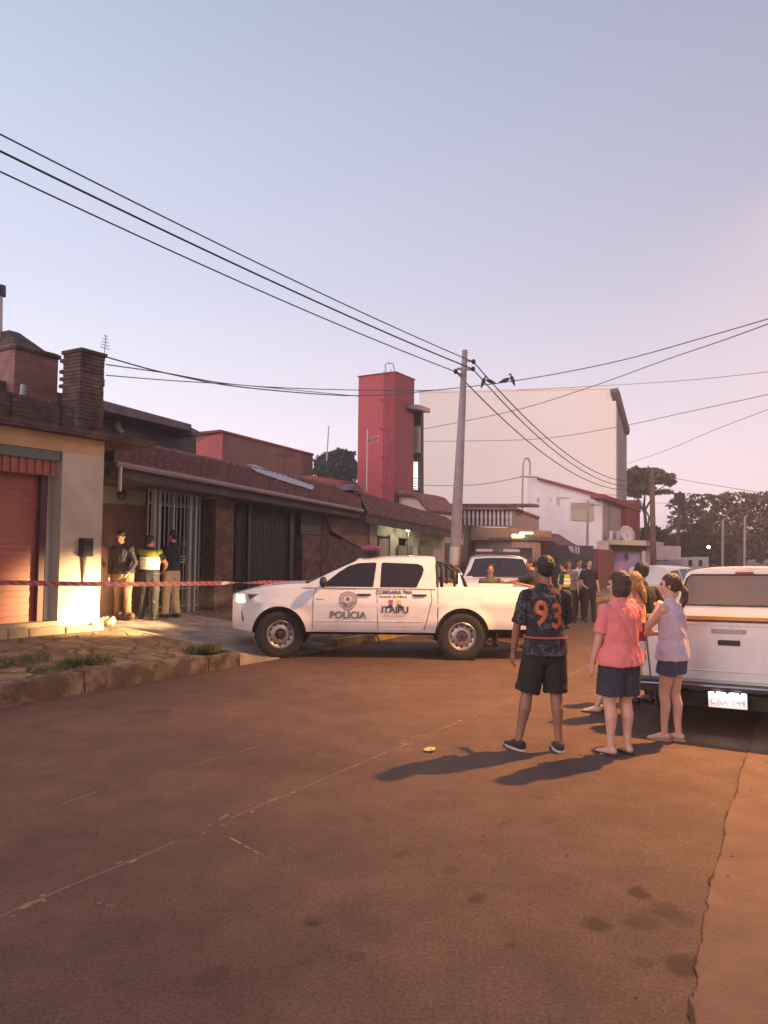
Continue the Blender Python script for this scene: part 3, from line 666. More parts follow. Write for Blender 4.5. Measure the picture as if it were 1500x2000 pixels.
P(upoly(MB(), [(1254, 1076), (1260, 1076), (1260, 1190), (1254, 1190)], us-.6, .25).build('post', M['cream']), Sh)
mb = MB()
for x0, x1 in ((1190, 1197), (1204, 1211)): upoly(mb, [(x0, 1037), (x1, 1037), (x1, 1053), (x0, 1053)], us+.6, .6)
tag(mb.build('condenser_unit', M['box_white'], bevel=.02), 'pair of pale cooling units standing on the shop canopy', 'cooling unit')
dsh = MB(); c = PU(1226, 1043, us+.3); n = 16
for r_, dz in ((.02, .0), (.25, -.03), (.5, -.10)):
    pass
rg = [[c + Matrix.Rotation(R(-35), 3, 'Y') @ Vector((r_*math.cos(2*math.pi*k/n)*.75, dz, r_*math.sin(2*math.pi*k/n))) for k in range(n)] for r_, dz in ((.02, .14), (.2, .12), (.38, .05), (.5, -.02), (.49, -.0), (.37, .09), (.19, .16), (.02, .18))]
D = tag(dsh.rings(rg).build('satellite_dish', M['box_white'], smooth=True), 'pale satellite dish on the shop canopy', 'satellite dish')
MB().tube([c+Vector((0, .1, 0)), c+Vector((.1, .15, -.45))], .03).build('bracket', M['metal'], D)

# ---- porch house right of the tiled house
H5 = empty('porch_house', UV(24, -13, 0), 0, 'low cream house with a brown tile roof and a lit porch lamp', 'house')
p0, p1 = PV(716, 1001, VE), PV(905, 1037, VE); q0, q1 = PV(700, 962, -14.0), PV(868, 1012, -14.0)
tile_roof('roof', p0, p1, q0, q1, M['tile2'], H5, pitch=.24)
P(mesh('rear_roof', [q0, q1, q1-VDIR*3-fz*.8, q0-VDIR*3-fz*.8], [(0, 1, 2, 3)], M['tile2']), H5)
P(MB().hexa([p0-fz*.3-VDIR*.03, p1-fz*.3-VDIR*.03, p1-fz*.3-VDIR*.1, p0-fz*.3-VDIR*.1, p0-fz*.05-VDIR*.03, p1-fz*.05-VDIR*.03, p1-fz*.05-VDIR*.1, p0-fz*.05-VDIR*.1]).build('fascia', M['darkwall']), H5)
P(vpoly(MB(), [(737, 1010), (905, 1042), (905, 1064), (737, 1046)], -12.8, .2).build('upper_wall', M['cream']), H5)
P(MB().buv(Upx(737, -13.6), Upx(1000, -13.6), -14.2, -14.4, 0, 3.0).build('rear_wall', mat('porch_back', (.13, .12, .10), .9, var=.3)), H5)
for x0, x1, yt, m_ in ((762, 778, 1046, M['cream']), (806, 820, 1050, M['cream']), (846, 868, 1054, M['cream'])): vbox('pier', x0, x1, yt, 1150, -12.7, .3, m_, H5, zb=.1)
for x0, x1 in ((778, 806), (822, 845)): vbox('gate_leaf', x0, x1, 1066, 1150, -12.6, .05, mat('grey_green_gate', (.16, .17, .13), .7), H5, zb=.1)
vbox('shutter_panel', 740, 760, 1052, 1150, -12.75, .1, mat('grey_shutter', (.22, .18, .16), .7), H5, zb=.1)
mb = MB()
PLp = PV(797, 1033, -12.3)
PL = tag(MB().ball(PLp, .085, 12, 8).build('porch_lamp', M['lamp_white']), 'bright round porch lamp under the brown tile eave', 'lamp')
MB().tube([PLp-fz*.05, PLp-fz*.10, PV(797, 1095, -12.3)], [.05, .03, .03]).build('stem', M['metal'], PL)
MB().tube([PV(797, 1095, -12.3), PLp*1.0+Vector((0,0,-1.35))], .028).build('post', M['metal'], PL)
l = bpy.data.lights.new('porch_lamp_light', 'POINT'); l.energy = 40; l.color = (.9, 1, .65); l.shadow_soft_size = .1
lo = bpy.data.objects.new('porch_lamp_light', l); COL.objects.link(lo); lo.location = PLp+VDIR*.16; lo.parent = PL
# little gabled dormers on the skyline
G = empty('small_gable', PV(800, 975, -16), 0, 'small pinkish gable with clay tiles below the red tower', 'house')
ug = Upx(800, -15.0, 975)
P(upoly(MB(), [(768, 992), (768, 972), (800, 966), (818, 974), (838, 1000), (838, 1020), (768, 1020)], ug, 2.5).build('gable_wall', mat('gable_pink', (.66, .52, .48), .9)), G)
mb = MB()
for (x0, y0, x1, y1, n) in ((700, 957, 795, 964, 16), (795, 963, 816, 968, 4), (816, 969, 842, 1000, 7)):
    for k in range(n):
        a = PU(x0+(x1-x0)*k/n, y0+(y1-y0)*k/n, ug-.2); b = PU(x0+(x1-x0)*(k+.9)/n, y0+(y1-y0)*(k+.9)/n, ug-.2)
        mb.tube([a, b+UDIR*.0], [.13, .11], 7); mb.tube([a+UDIR*.02, a+UDIR*2.4], [.09, .09], 6)
P(mb.build('verge_tiles', M['tile']), G)
o = tag(MB().prism([PV(684, 957, -13.6), PV(698, 945, -13.6), PV(711, 960, -13.6)], -VDIR*1.2).build('roof_vent', M['darkroof']), 'small dark triangular vent on the clay tile roof', 'roof vent')

# ---- balustrade house
B = empty('balustrade_house', UV(Upx(1003, -12.2), -14, 0), 0, 'ochre house with a white baluster parapet and clay tile edge', 'house')
VBn = -12.2; ubn = Upx(1003, VBn, 1010); ubx = Upx(1052, VBn, 1010)
P(upoly(MB(), [(815, 1028), (1003, 1031), (1003, 1052), (815, 1060)], ubn, 5).build('ochre_band', mat('ochre_band', (.52, .30, .17), .9, var=.1)), B)
P(upoly(MB(), [(815, 1052), (1000, 1052), (1000, 1150), (815, 1150)], ubn+.4, 4).build('ground_floor', mat('ground_floor_cream', (.42, .34, .29), .9, var=.15)), B)
P(upoly(MB(), [(815, 989), (1004, 991), (1004, 996), (815, 995)], ubn-.08, .5).build('cornice', mat('cornice_brown', (.30, .17, .15), .9)), B)
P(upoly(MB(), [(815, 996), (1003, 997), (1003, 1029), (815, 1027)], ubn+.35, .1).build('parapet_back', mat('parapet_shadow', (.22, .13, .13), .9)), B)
bal = MB()
for k in range(23):
    x = 818+k*8.2
    prof = [(997, 1.9), (1002, 2.4), (1008, 3.2), (1016, 2.2), (1022, 2.6), (1028, 3.4)]
    c0 = [PU(x, y, ubn+.08) for y, r_ in prof]; mb2 = MB().tube(c0, [r_/1500*c0[0].y for y, r_ in prof], 8)
    bal.add(mb2.v, mb2.f)
P(bal.build('balusters', mat('baluster_white', (.72, .60, .58), .8), smooth=True), B)
P(MB().prism([PV(1003, 993, VBn), PV(1052, 1012, VBn), PV(1052, 1042, VBn), PV(1003, 1040, VBn)], -VDIR*.3).xf(Matrix.Translation(UDIR*.05)).build('side_parapet', mat('side_grey', (.30, .23, .23), .9, var=.1)), B)
P(MB().prism([PV(1003, 990, VBn+.08), PV(1054, 1009, VBn+.08), PV(1054, 1013, VBn+.08), PV(1003, 995, VBn+.08)], -VDIR*.5).xf(Matrix.Translation(UDIR*.05)).build('side_cornice', mat('cornice_brown2', (.22, .13, .13), .9)), B)
mb = MB()
for k in range(46):
    x = 818+k*5; a = PU(x, 987.0, ubn+.5); mb.tube([a-UDIR*.2, a+UDIR*.5], .075, 6)
P(mb.build('tile_ends', M['tile']), B)
P(upoly(MB(), [(955, 1050), (1060, 1048), (1060, 1056), (955, 1055)], ubn-2.2, 2.2).build('carport_roof', M['darkroof']), B)
P(upoly(MB(), [(985, 1070), (1040, 1070), (1040, 1150), (985, 1150)], ubn+.2, .1).build('garage_door', mat('pale_panel', (.40, .33, .30), .7)), B)
YL = empty('porch_light', PU(1010, 1046, ubn-1), 0, 'yellow-lit strip lamp under the carport of the balustrade house', 'lamp')
P(MB().box(PU(1012, 1047, ubn-2.25), (.5, .12, .16)).build('diffuser', M['lamp_yellow'], bevel=.03), YL)
P(MB().box(PU(1028, 1041, ubn-2.3), (.5, .10, .06)).build('tube', M['lamp_white']), YL)

# ---- maroon shed, dark painted gate
Sd = empty('maroon_shed', PV(1100, 1090, -11), 0, 'maroon shed with a sloping roof behind the dark gate', 'shed')
usd = Upx(1100, -11, 1090)
P(upoly(MB(), [(1020, 1040), (1052, 1040), (1080, 1058), (1100, 1068), (1166, 1074), (1166, 1190), (1020, 1190)], usd+1, 3).build('wall', mat('maroon_wall', (.15, .05, .05), .9, var=.15)), Sd)
Gt = empty('painted_gate', PV(1120, 1150, -10.6), 0, 'dark blue-black sheet gate with two white painted marks', 'gate')
ugt = Upx(1120, -10.6, 1090)
P(upoly(MB(), [(1072, 1064), (1158, 1066), (1158, 1192), (1072, 1192)], ugt, .08).build('sheet', mat('blue_black_sheet', (.045, .042, .07), .6, var=.15)), Gt)
P(upoly(MB(), [(1158, 1078), (1168, 1078), (1168, 1192), (1158, 1192)], ugt-.05, .3).build('post', mat('maroon_post', (.16, .05, .05), .8)), Gt)
mk = mat('white_gate_mark', (.55, .50, .55), .8); mb = MB()
for dx in (0,):
    upoly(mb, [(1109, 1066), (1119, 1067), (1118, 1079), (1115, 1077)], ugt-.012, .006); upoly(mb, [(1119, 1079), (1121, 1066), (1121.5, 1081)], ugt-.012, .006)
    upoly(mb, [(1123, 1067), (1126, 1067), (1127, 1083), (1124, 1080)], ugt-.012, .006); upoly(mb, [(1128, 1067), (1132, 1070), (1131.5, 1083), (1129, 1080)], ugt-.012, .006)
P(mb.build('painted_mark', mk), Gt)

# ---- gooseneck pipe and thin pole in front of the white wall
Gp = tag(MB().tube([PX(1018, 1110, 38), PX(1021, 925, 38), PX(1022, 905, 38), PX(1025, 896, 38), PX(1031, 895, 38), PX(1035, 902, 38), PX(1035, 928, 38)], .05, 6).build('gooseneck_mast', M['metal']), 'thin service mast with a bent-over top, right of the concrete pole', 'mast')
MB().tube([PX(1016, 931, 38), PX(1050, 932, 38)], .035, 5).build('bracket', M['metal'], Gp)
Tp = tag(MB().tube([PX(1146, 1115, 36), PX(1149, 978, 36)], [.08, .055], 6).build('thin_pole', M['pole']), 'thin grey pole in front of the shuttered window', 'pole')
MB().tube([PX(1149, 985, 36), PX(1173, 987, 36)], .025, 5).build('arm', M['metal'], Tp)
An = tag(MB().tube([PX(716, 960, 30), PX(718, 838, 30)], .03, 6).build('roof_antenna', M['metal']), 'thin roof antenna in front of the red tower', 'antenna')
mb = MB(); mb.tube([PX(718, 863, 30), PX(740, 855, 30)], .022, 5)
for k in range(5): p = PX(720+k*4.4, 862-k*1.6, 30); mb.tube([p-Vector((0, .4, 0)), p+Vector((0, .4, 0))], .012, 4); mb.tube([p-fz*.12, p+fz*.12], .012, 4)
mb.build('boom', M['metal'], An)
An2 = tag(MB().tube([PV(203, 700, -13.2), PV(207, 655, -13.2)], .012, 5).build('roof_antenna', M['metal']), 'small faint antenna beside the brick chimney', 'antenna')
mb = MB()
for k in range(5): a = PV(205+k*.4, 680-k*6, -13.2); mb.tube([a-UDIR*(.13-k*.02), a+UDIR*(.13-k*.02)], .007, 4)
mb.build('elements', M['metal'], An2)

# ---- utility poles
def upole(name, base, top, r0, r1, label, arms=True, m=None, far=False):
    t = empty(name, base, 0, label, 'utility pole', 'utility poles along the street')
    P(MB().tube([base, base.lerp(top, .5), top], [r0, (r0+r1)/2, r1], 12).build('shaft', m or M['pole'], smooth=True), t); return t
b_ = PG(882, 1215, .15); tp = PX(908, 684, b_.y); b_ = PX(883, 1206, b_.y)
UP = upole('utility_pole', b_, tp, .165, .065, 'tall tapering concrete power pole behind the police pickup')
dY = b_.y
ins = [PX(925, 707, dY-.1), PX(924, 721, dY-.1), PX(890, 726, dY-.2)]
mb = MB(); mb.tube([PX(905, 702, dY), PX(926, 707, dY-.1)], .03, 6); mb.tube([PX(893, 720, dY), PX(926, 722, dY-.1)], .03, 6); mb.tube([PX(905, 733, dY), PX(888, 727, dY-.2)], .025, 6)
P(mb.build('crossarm', M['metal']), UP)
for c in ins: P(MB().tube([c-fz*.05, c, c+fz*.06], [.03, .055, .035], 8).build('insulator', M['black']), UP)
P(MB().tube([PX(887.5, 1068, dY-.19), PX(886.5, 1104, dY-.19)], .11, 12).build('notice', M['box_white']), UP)
P(MB().tube([PX(884, 1160, dY-.2), PX(884, 1185, dY-.2)], .11, 12).build('painted_band', M['box_white']), UP)
U2 = upole('utility_pole', PX(1277, 1150, 40), PX(1273, 916, 40), .17, .12, 'dark pole with a crown of fittings in front of the umbrella tree', m=M['trunk'])
P(MB().box(PX(1273, 918, 40), (.6, .2, .25)).build('crossarm', M['wire']), U2)
U3 = upole('utility_pole', PX(1322, 1120, 55), PX(1328, 960, 55), .16, .10, 'slimmer dark pole right of the umbrella tree, beside the billboard', m=M['trunk'])
P(MB().box(PX(1327, 975, 55), (.7, .25, .9)).build('transformer', M['wire']), U3)
for (x, yt, yb, lab) in ((1412, 1015, 1110, 'slim pale lamp post left of its twin, above the white pickup roof'), (1455, 1010, 1112, 'slim pale lamp post right of its twin, above the white pickup roof')):
    t = empty('lamp_post', PX(x, yb, 48), 0, lab, 'lamp post', 'pale posts before the dark trees')
    P(MB().tube([PX(x-1, yb, 48), PX(x, yt, 48)], .075, 6).build('shaft', M['pole']), t)
    P(MB().tube([PX(x, yt, 48), PX(x+5, yt-3, 48)], .05, 5).build('arm', M['pole']), t)
fl = tag(MB().ball(PX(1384, 1068.5, 60), .13).build('distant_lamp', mat('far_lamp', (1,1,1), .5, emit=(1, .9, .75), estr=9)), 'small bright lamp shining among the far dark trees', 'lamp')

# ---- wires
def sagwire(mb, a, b, sag, r, n=28):
    mb.tube([a.lerp(b, k/n) - fz*(4*sag*(k/n)*(1-k/n)) for k in range(n+1)], r, 5)
far2 = [PX(1277, 930, 40), PX(1274, 938, 40), PX(1270, 945, 40)]
for i, ((x, y), c) in enumerate(zip(((0, 262), (0, 295), (0, 335)), ins)):
    p = PV(x, y, -9.0); ext = p + (p-c)*.9
    # sag chosen so the span hangs slightly towards the middle
    mb = MB(); n = 40; A0, A1 = ext, c
    base = [A0.lerp(A1, k/n) for k in range(n+1)]
    mid_t = .9/1.9
    s_ = .32; pts = []
    corr = 4*s_*mid_t*(1-mid_t)
    A0 = A0 + fz*corr/(1-mid_t)
    pts = [A0.lerp(A1, k/n) - fz*(4*s_*(k/n)*(1-k/n)) for k in range(n+1)]
    mb.tube(pts, .015 if i == 1 else .011, 6)
    mb2 = MB(); sagwire(mb2, c, far2[i], 1.25, .015); mb.add(mb2.v, mb2.f)
    tag(mb.build('power_line', M['wire']), ['topmost of the three black power lines crossing the sky from the left', 'thicker middle one of the three black power lines from the left', 'lowest of the three black power lines crossing the sky from the left'][i], 'cable', 'black power lines over the street')
def pxwire(name, pts, r, lab, m='wire_far', grp='grey service cables'):
    # pts: (x, y, Y)
    P3 = [PX(*p) for p in pts]; out_ = []

    # Catmull-Rom through the points
    for i in range(len(P3)-1):
        p0 = P3[max(0, i-1)]; p1 = P3[i]; p2 = P3[i+1]; p3 = P3[min(len(P3)-1, i+2)]
        for k in range(10):
            t = k/10; out_.append(.5*((2*p1)+(p2-p0)*t+(2*p0-5*p1+4*p2-p3)*t*t+(-p0+3*p1-3*p2+p3)*t**3))
    out_.append(P3[-1])
    if pts[-1][0] > 1500: out_.append(P3[-1] + (P3[-1]-out_[-2])*60)
    return tag(MB().tube(out_, r, 5).build(name, M[m]), lab, 'cable', grp)
pxwire('service_cable', [(165, 683, 15.2), (210, 698, 15.5), (330, 730, 17), (480, 757, 19.5), (700, 773, 24), (850, 762, 26), (1010, 743, 26), (1200, 707, 24), (1400, 652, 21), (1560, 605, 18)], .016, 'long cable from the brick chimney across the tower to the upper right, birds on it')
pxwire('service_cable', [(207, 712, 15.5), (320, 728, 17), (480, 753, 19.5), (700, 762, 24), (860, 762, 28)], .013, 'faint cable running just above the long chimney cable')
pxwire('service_cable', [(207, 733, 15.5), (330, 743, 17), (480, 753, 19.5), (700, 774, 23.8)], .011, 'lowest faint cable leaving the brick chimney')
pxwire('service_cable', [(817, 840, 44), (1000, 803, 38), (1150, 757, 32), (1300, 703, 26), (1420, 662, 22), (1540, 618, 18)], .017, 'cable slanting up to the right across the white wall')
pxwire('service_cable', [(820, 862, 46), (1040, 858, 42), (1200, 835, 37), (1350, 803, 32), (1540, 762, 27)], .015, 'cable crossing the white wall at mid height')
pxwire('service_cable', [(1010, 762, 46), (1200, 752, 42), (1350, 742, 36), (1540, 722, 30)], .013, 'nearly level cable at the height of the white roof edge')
pxwire('service_cable', [(1226, 905, 60), (1300, 880, 50), (1400, 838, 40), (1540, 785, 32)], .015, 'low cable slanting up right from the umbrella tree')
pxwire('service_cable', [(818, 948, 44), (905, 948, 40), (960, 943, 39), (1021, 931, 38)], .016, 'short low cable from the pole to the bent service mast')
pxwire('service_cable', [(1273, 925, 40), (1350, 940, 38), (1440, 955, 34), (1560, 975, 28)], .012, 'faint cable falling to the right above the big trees')
pxwire('service_cable', [(1273, 962, 40), (1328, 965, 55)], .012, 'upper cable between the two dark poles')
pxwire('service_cable', [(1275, 982, 40), (1327, 984, 55)], .012, 'lower cable between the two dark poles')
pxwire('service_cable', [(1052, 935, 46), (1100, 950, 45), (1150, 962, 44), (1210, 968, 43)], .014, 'thin slack cable just above the red verge')
# birds on the long cable
bm_ = mat('bird_dark', (.07, .05, .055), .9)
for i, (x, dx) in enumerate(((944, 1), (957, -1), (987, 1), (1001, -1))):
    Y = 26.0; y = 745.5 - (x-944)*.075; c = PX(x, y, Y)
    t = empty('bird', c, 0, ['leftmost perched bird, sitting upright', 'second perched bird from the left, body low and long', 'third perched bird from the left, body low', 'rightmost perched bird, sitting upright'][i], 'bird', 'dark birds on the long cable')
    up = i in (0, 3); b = MB()
    ax = Vector((dx*(.35 if up else .9), 0, 1 if up else .35)).normalized()
    b.tube([c-ax*.22, c-ax*.12, c-ax*.02, c+ax*.08, c+ax*.13], [.012, .04, .062, .05, .03], 8); b.ball(c+ax*.16+Vector((dx*.02, 0, .01)), .038, 8, 6)
    b.tube([c+ax*.16+Vector((dx*.05, 0, .01)), c+ax*.16+Vector((dx*.085, 0, 0))], [.012, .003], 5); b.tube([c-fz*.02, c-fz*.1], .008, 4)
    b.v = [c+(q_-c)*1.1 for q_ in b.v]; P(b.build('body', bm_, smooth=True), t)

# ---- trees
def leaves(blobs, n, size, seed=1, flat=1.0):
    rnd = random.Random(seed); V, F = [], []
    tot = sum(b[1].x*b[1].y*b[1].z for b in blobs)
    for c, r in blobs:
        k = int(n*(r.x*r.y*r.z)/tot)
        cl = [(Vector((rnd.gauss(0, 1), rnd.gauss(0, 1), rnd.gauss(0, 1))).normalized()*rnd.uniform(.45, 1)) for _ in range(max(4, k//26))]
        for _ in range(k):
            q = rnd.choice(cl) + Vector((rnd.gauss(0, .13), rnd.gauss(0, .13), rnd.gauss(0, .10)))
            p = c + Vector((q.x*r.x, q.y*r.y, q.z*r.z)); s_ = size*rnd.uniform(.5, 1.3)
            a = Vector((rnd.uniform(-1, 1), rnd.uniform(-1, 1), rnd.uniform(-1, 1)*flat)).normalized(); b = a.cross(Vector((rnd.uniform(-1, 1), rnd.uniform(-1, 1), rnd.uniform(-1, 1)))).normalized()
            i = len(V); V += [p-a*s_, p+b*s_*.5, p+a*s_, p-b*s_*.5]; F.append((i, i+1, i+2, i+3))
    return V, F
def tree(name, base, trunk_top, r, limbs, blobs, n, size, leafm, lab, seed=1, group=None, flat=1.0):
    t = empty(name, base, 0, lab, 'tree', group)
    mb = MB(); mb.tube([base, base.lerp(trunk_top, .5)+Vector((r*.6, 0, 0)), trunk_top], [r, r*.75, r*.5], 8)
    for l_ in limbs: mb.tube(l_, [r*.42*(1-.7*k/(len(l_)-1)) for k in range(len(l_))], 6)
    P(mb.build('trunk', M['trunk'], smooth=True), t)
    V, F = leaves(blobs, n, size, seed, flat); P(mesh('crown', V, F, M[leafm]), t); return t
def PBlob(x, y, Y, rx, rz, ry=None):   # pixel centre & pixel radii -> metres
    return (PX(x, y, Y), Vector((rx/1500*Y, (ry or rx/1500*Y), rz/1500*Y)))
Y = 70
tree('dense_tree', PX(655, 1090, Y), PX(655, 930, Y), .3, [[PX(655, 950, Y), PX(640, 900, Y)], [PX(655, 950, Y), PX(675, 895, Y)]],
     [PBlob(640, 905, Y, 26, 22), PBlob(672, 898, Y, 24, 22), PBlob(655, 920, Y, 40, 24), PBlob(625, 915, Y, 14, 20), PBlob(690, 915, Y, 14, 22)], 9000, .22, 'leaf_dark', 'dark round tree left of the red tower', 3)
Y = 62
tr = tree('umbrella_tree', PX(1262, 1110, Y), PX(1258, 985, Y), .22, [[PX(1258, 1000, Y), PX(1240, 965, Y), PX(1225, 945, Y)], [PX(1258, 1000, Y), PX(1280, 960, Y), PX(1305, 945, Y)], [PX(1258, 985, Y), PX(1262, 940, Y)], [PX(1262, 1060, Y), PX(1268, 1010, Y), PX(1255, 985, Y), PX(1248, 975, Y)]],
     [PBlob(1242, 928, Y, 30, 13), PBlob(1275, 932, Y, 32, 15), PBlob(1300, 935, Y, 24, 9), PBlob(1252, 955, Y, 30, 10), PBlob(1235, 965, Y, 22, 8), PBlob(1312, 945, Y, 14, 5), PBlob(1290, 962, Y, 24, 4), PBlob(1232, 940, Y, 18, 14)], 6000, .24, 'leaf_rain', 'flat-topped feathery tree behind the dark pole right of the white building', 5)
Y = 66
tree('sparse_tree', PX(1345, 1110, Y), PX(1352, 1040, Y), .2, [[PX(1352, 1045, Y), PX(1330, 1000, Y), PX(1305, 985, Y)], [PX(1352, 1045, Y), PX(1375, 990, Y), PX(1395, 970, Y)], [PX(1352, 1045, Y), PX(1350, 985, Y)], [PX(1352, 1045, Y), PX(1335, 1020, Y), PX(1310, 1015, Y)], [PX(1352, 1050, Y), PX(1385, 1030, Y)]],
     [PBlob(1330, 985, Y, 30, 16), PBlob(1360, 985, Y, 34, 20), PBlob(1350, 1015, Y, 45, 26), PBlob(1385, 975, Y, 30, 12), PBlob(1318, 1012, Y, 18, 14)], 2600, .18, 'leaf_rain', 'thin open-branched tree between the dark pole and the big olive trees', 6)
Y = 58
tree('spreading_tree', PX(1445, 1115, Y), PX(1440, 1040, Y), .4, [[PX(1440, 1050, Y), PX(1400, 1000, Y)], [PX(1440, 1050, Y), PX(1470, 990, Y)]],
     [PBlob(1440, 978, Y, 55, 20), PBlob(1490, 976, Y, 50, 20), PBlob(1420, 1008, Y, 46, 26), PBlob(1470, 1030, Y, 70, 42), PBlob(1405, 972, Y, 30, 8), PBlob(1540, 1020, Y, 60, 55), PBlob(1600, 1000, Y, 60, 60)], 8500, .20, 'leaf_olive', 'big spreading olive-brown tree at the right edge', 8)
Y = 64
for i, (x, y, rx, rz, lab) in enumerate(((1275, 1058, 34, 26, 'low dark bushy tree just right of the maroon bay'), (1335, 1066, 45, 26, 'low dark bushy tree behind the white billboard'), (1400, 1060, 48, 44, 'dark rounded tree mass under the open-branched tree'))):
    tree('low_tree', PX(x, 1112, Y+i), PX(x, 1075, Y+i), .15, [[PX(x, 1085, Y+i), PX(x-8, 1060, Y+i)]], [PBlob(x, y, Y+i, rx, rz), PBlob(x-rx*.4, y+8, Y+i, rx*.6, rz*.8), PBlob(x+rx*.5, y+6, Y+i, rx*.6, rz*.8)], 5200, .24, 'leaf_dark' if i < 2 else 'leaf_olive', lab, 20+i, 'low trees before the skyline')
# wooded background far beyond
V, F = leaves([PBlob(x, 1072 + 8*math.sin(i*2.3), 95, 34, 30, 3) for i, x in enumerate(range(1235, 1780, 32))], 16000, .5, 31)
o = mesh('far_wood', V, F, M['leaf_dark']); o['kind'] = 'stuff'; o['label'] = 'far dark wood along the horizon'; o['category'] = 'wood'

# ---- billboard, low walls, huts at the far right
bb = empty('billboard', PX(1303, 1100, 50), 0, 'pale blank billboard box between the dark poles', 'billboard')
P(MB().prism([PX(1279, 1065, 50), PX(1330, 1067, 50), PX(1330, 1092, 50), PX(1279, 1094, 50)], (0, .3, 0)).build('panel', M['box_white']), bb)
P(MB().prism([PX(1279, 1097, 50.1), PX(1325, 1097, 50.1), PX(1325, 1118, 50.1), PX(1279, 1118, 50.1)], (0, 1.5, 0)).build('base_wall', mat('grey_mauve', (.26, .21, .22), .9)), bb)
hw_ = tag(MB().prism([PX(1332, 1090, 53), PX(1384, 1088, 53), PX(1384, 1112, 53), PX(1332, 1112, 53)], (0, 2.5, 0)).build('low_white_building', M['box_white']), 'low pale hut right of the billboard', 'hut')
for x in (1345, 1365): MB().prism([PX(x, 1094, 52.95), PX(x+7, 1094, 52.95), PX(x+7, 1106, 52.95), PX(x, 1106, 52.95)], (0, .06, 0)).build('window', M['glass_dark'], hw_)
lw = tag(MB().prism([PX(1255, 1118, 44), PX(1345, 1119, 44), PX(1345, 1150, 44), PX(1255, 1150, 44)], (0, .3, 0)).build('low_wall', mat('low_wall_maroon', (.15, .075, .07), .9, var=.2)), 'low dark maroon wall behind the parked white car', 'wall')

# ================================================================== vehicles
M['white_paint'] = mat('white_car_paint', (.74, .71, .70), .30, coat=.5, col2=(.66, .62, .60), vscale=2.4, ramp=(.32, .55))
M['rubber'] = mat('tyre_rubber', (.022, .020, .020), .85, bump=.2, bscale=60)
M['steel'] = mat('steel_rim', (.36, .33, .33), .42, .75)
M['under'] = mat('underbody', (.018, .015, .014), .9)
M['trim'] = mat('black_trim', (.03, .027, .027), .5)
M['seam'] = mat('panel_gap', (.10, .085, .085), .7)
M['chrome'] = mat('chrome', (.55, .5, .5), .15, 1)
M['red_lens'] = mat('red_lens', (.26, .012, .018), .2, coat=.5)
M['red_lit'] = mat('lit_red_lens', (.9, .05, .04), .3, emit=(1, .05, .03), estr=1.6)
M['clear_lens'] = mat('clear_lens', (.55, .52, .52), .12, coat=.6)
M['head_lit'] = mat('lit_headlamp', (1, 1, 1), .3, emit=(1, .80, .52), estr=14)
M['decal_grey'] = mat('decal_grey', (.13, .12, .14), .6)
M['decal_dark'] = mat('decal_dark', (.07, .06, .09), .6)
M['decal_soft'] = mat('decal_soft', (.33, .27, .30), .6)
M['plate'] = mat('retroreflective_plate', (.95, .93, .92), .4, emit=(1, .95, .9), estr=.0)
M['reflex'] = mat('retroreflective_strip', (.95, .95, .92), .35)
M['gold'] = mat('gold_strip', (.52, .27, .10), .45, .2)
M['beacon'] = mat('beacon_dome', (.16, .05, .10), .25, coat=.4)

def text_geo(s, size, bold=0.0):
    cu = bpy.data.curves.new('tmp_text', 'FONT'); cu.body = s; cu.size = size; cu.align_x = 'CENTER'; cu.align_y = 'CENTER'; cu.offset = bold; cu.resolution_u = 3
    ob = bpy.data.objects.new('tmp_text', cu); COL.objects.link(ob); dg = bpy.context.evaluated_depsgraph_get(); me = bpy.data.meshes.new_from_object(ob.evaluated_get(dg))
    vs = [v.co.copy() for v in me.vertices]; fs = [tuple(p.vertices) for p in me.polygons]
    bpy.data.objects.remove(ob); bpy.data.curves.remove(cu); bpy.data.meshes.remove(me); return vs, fs

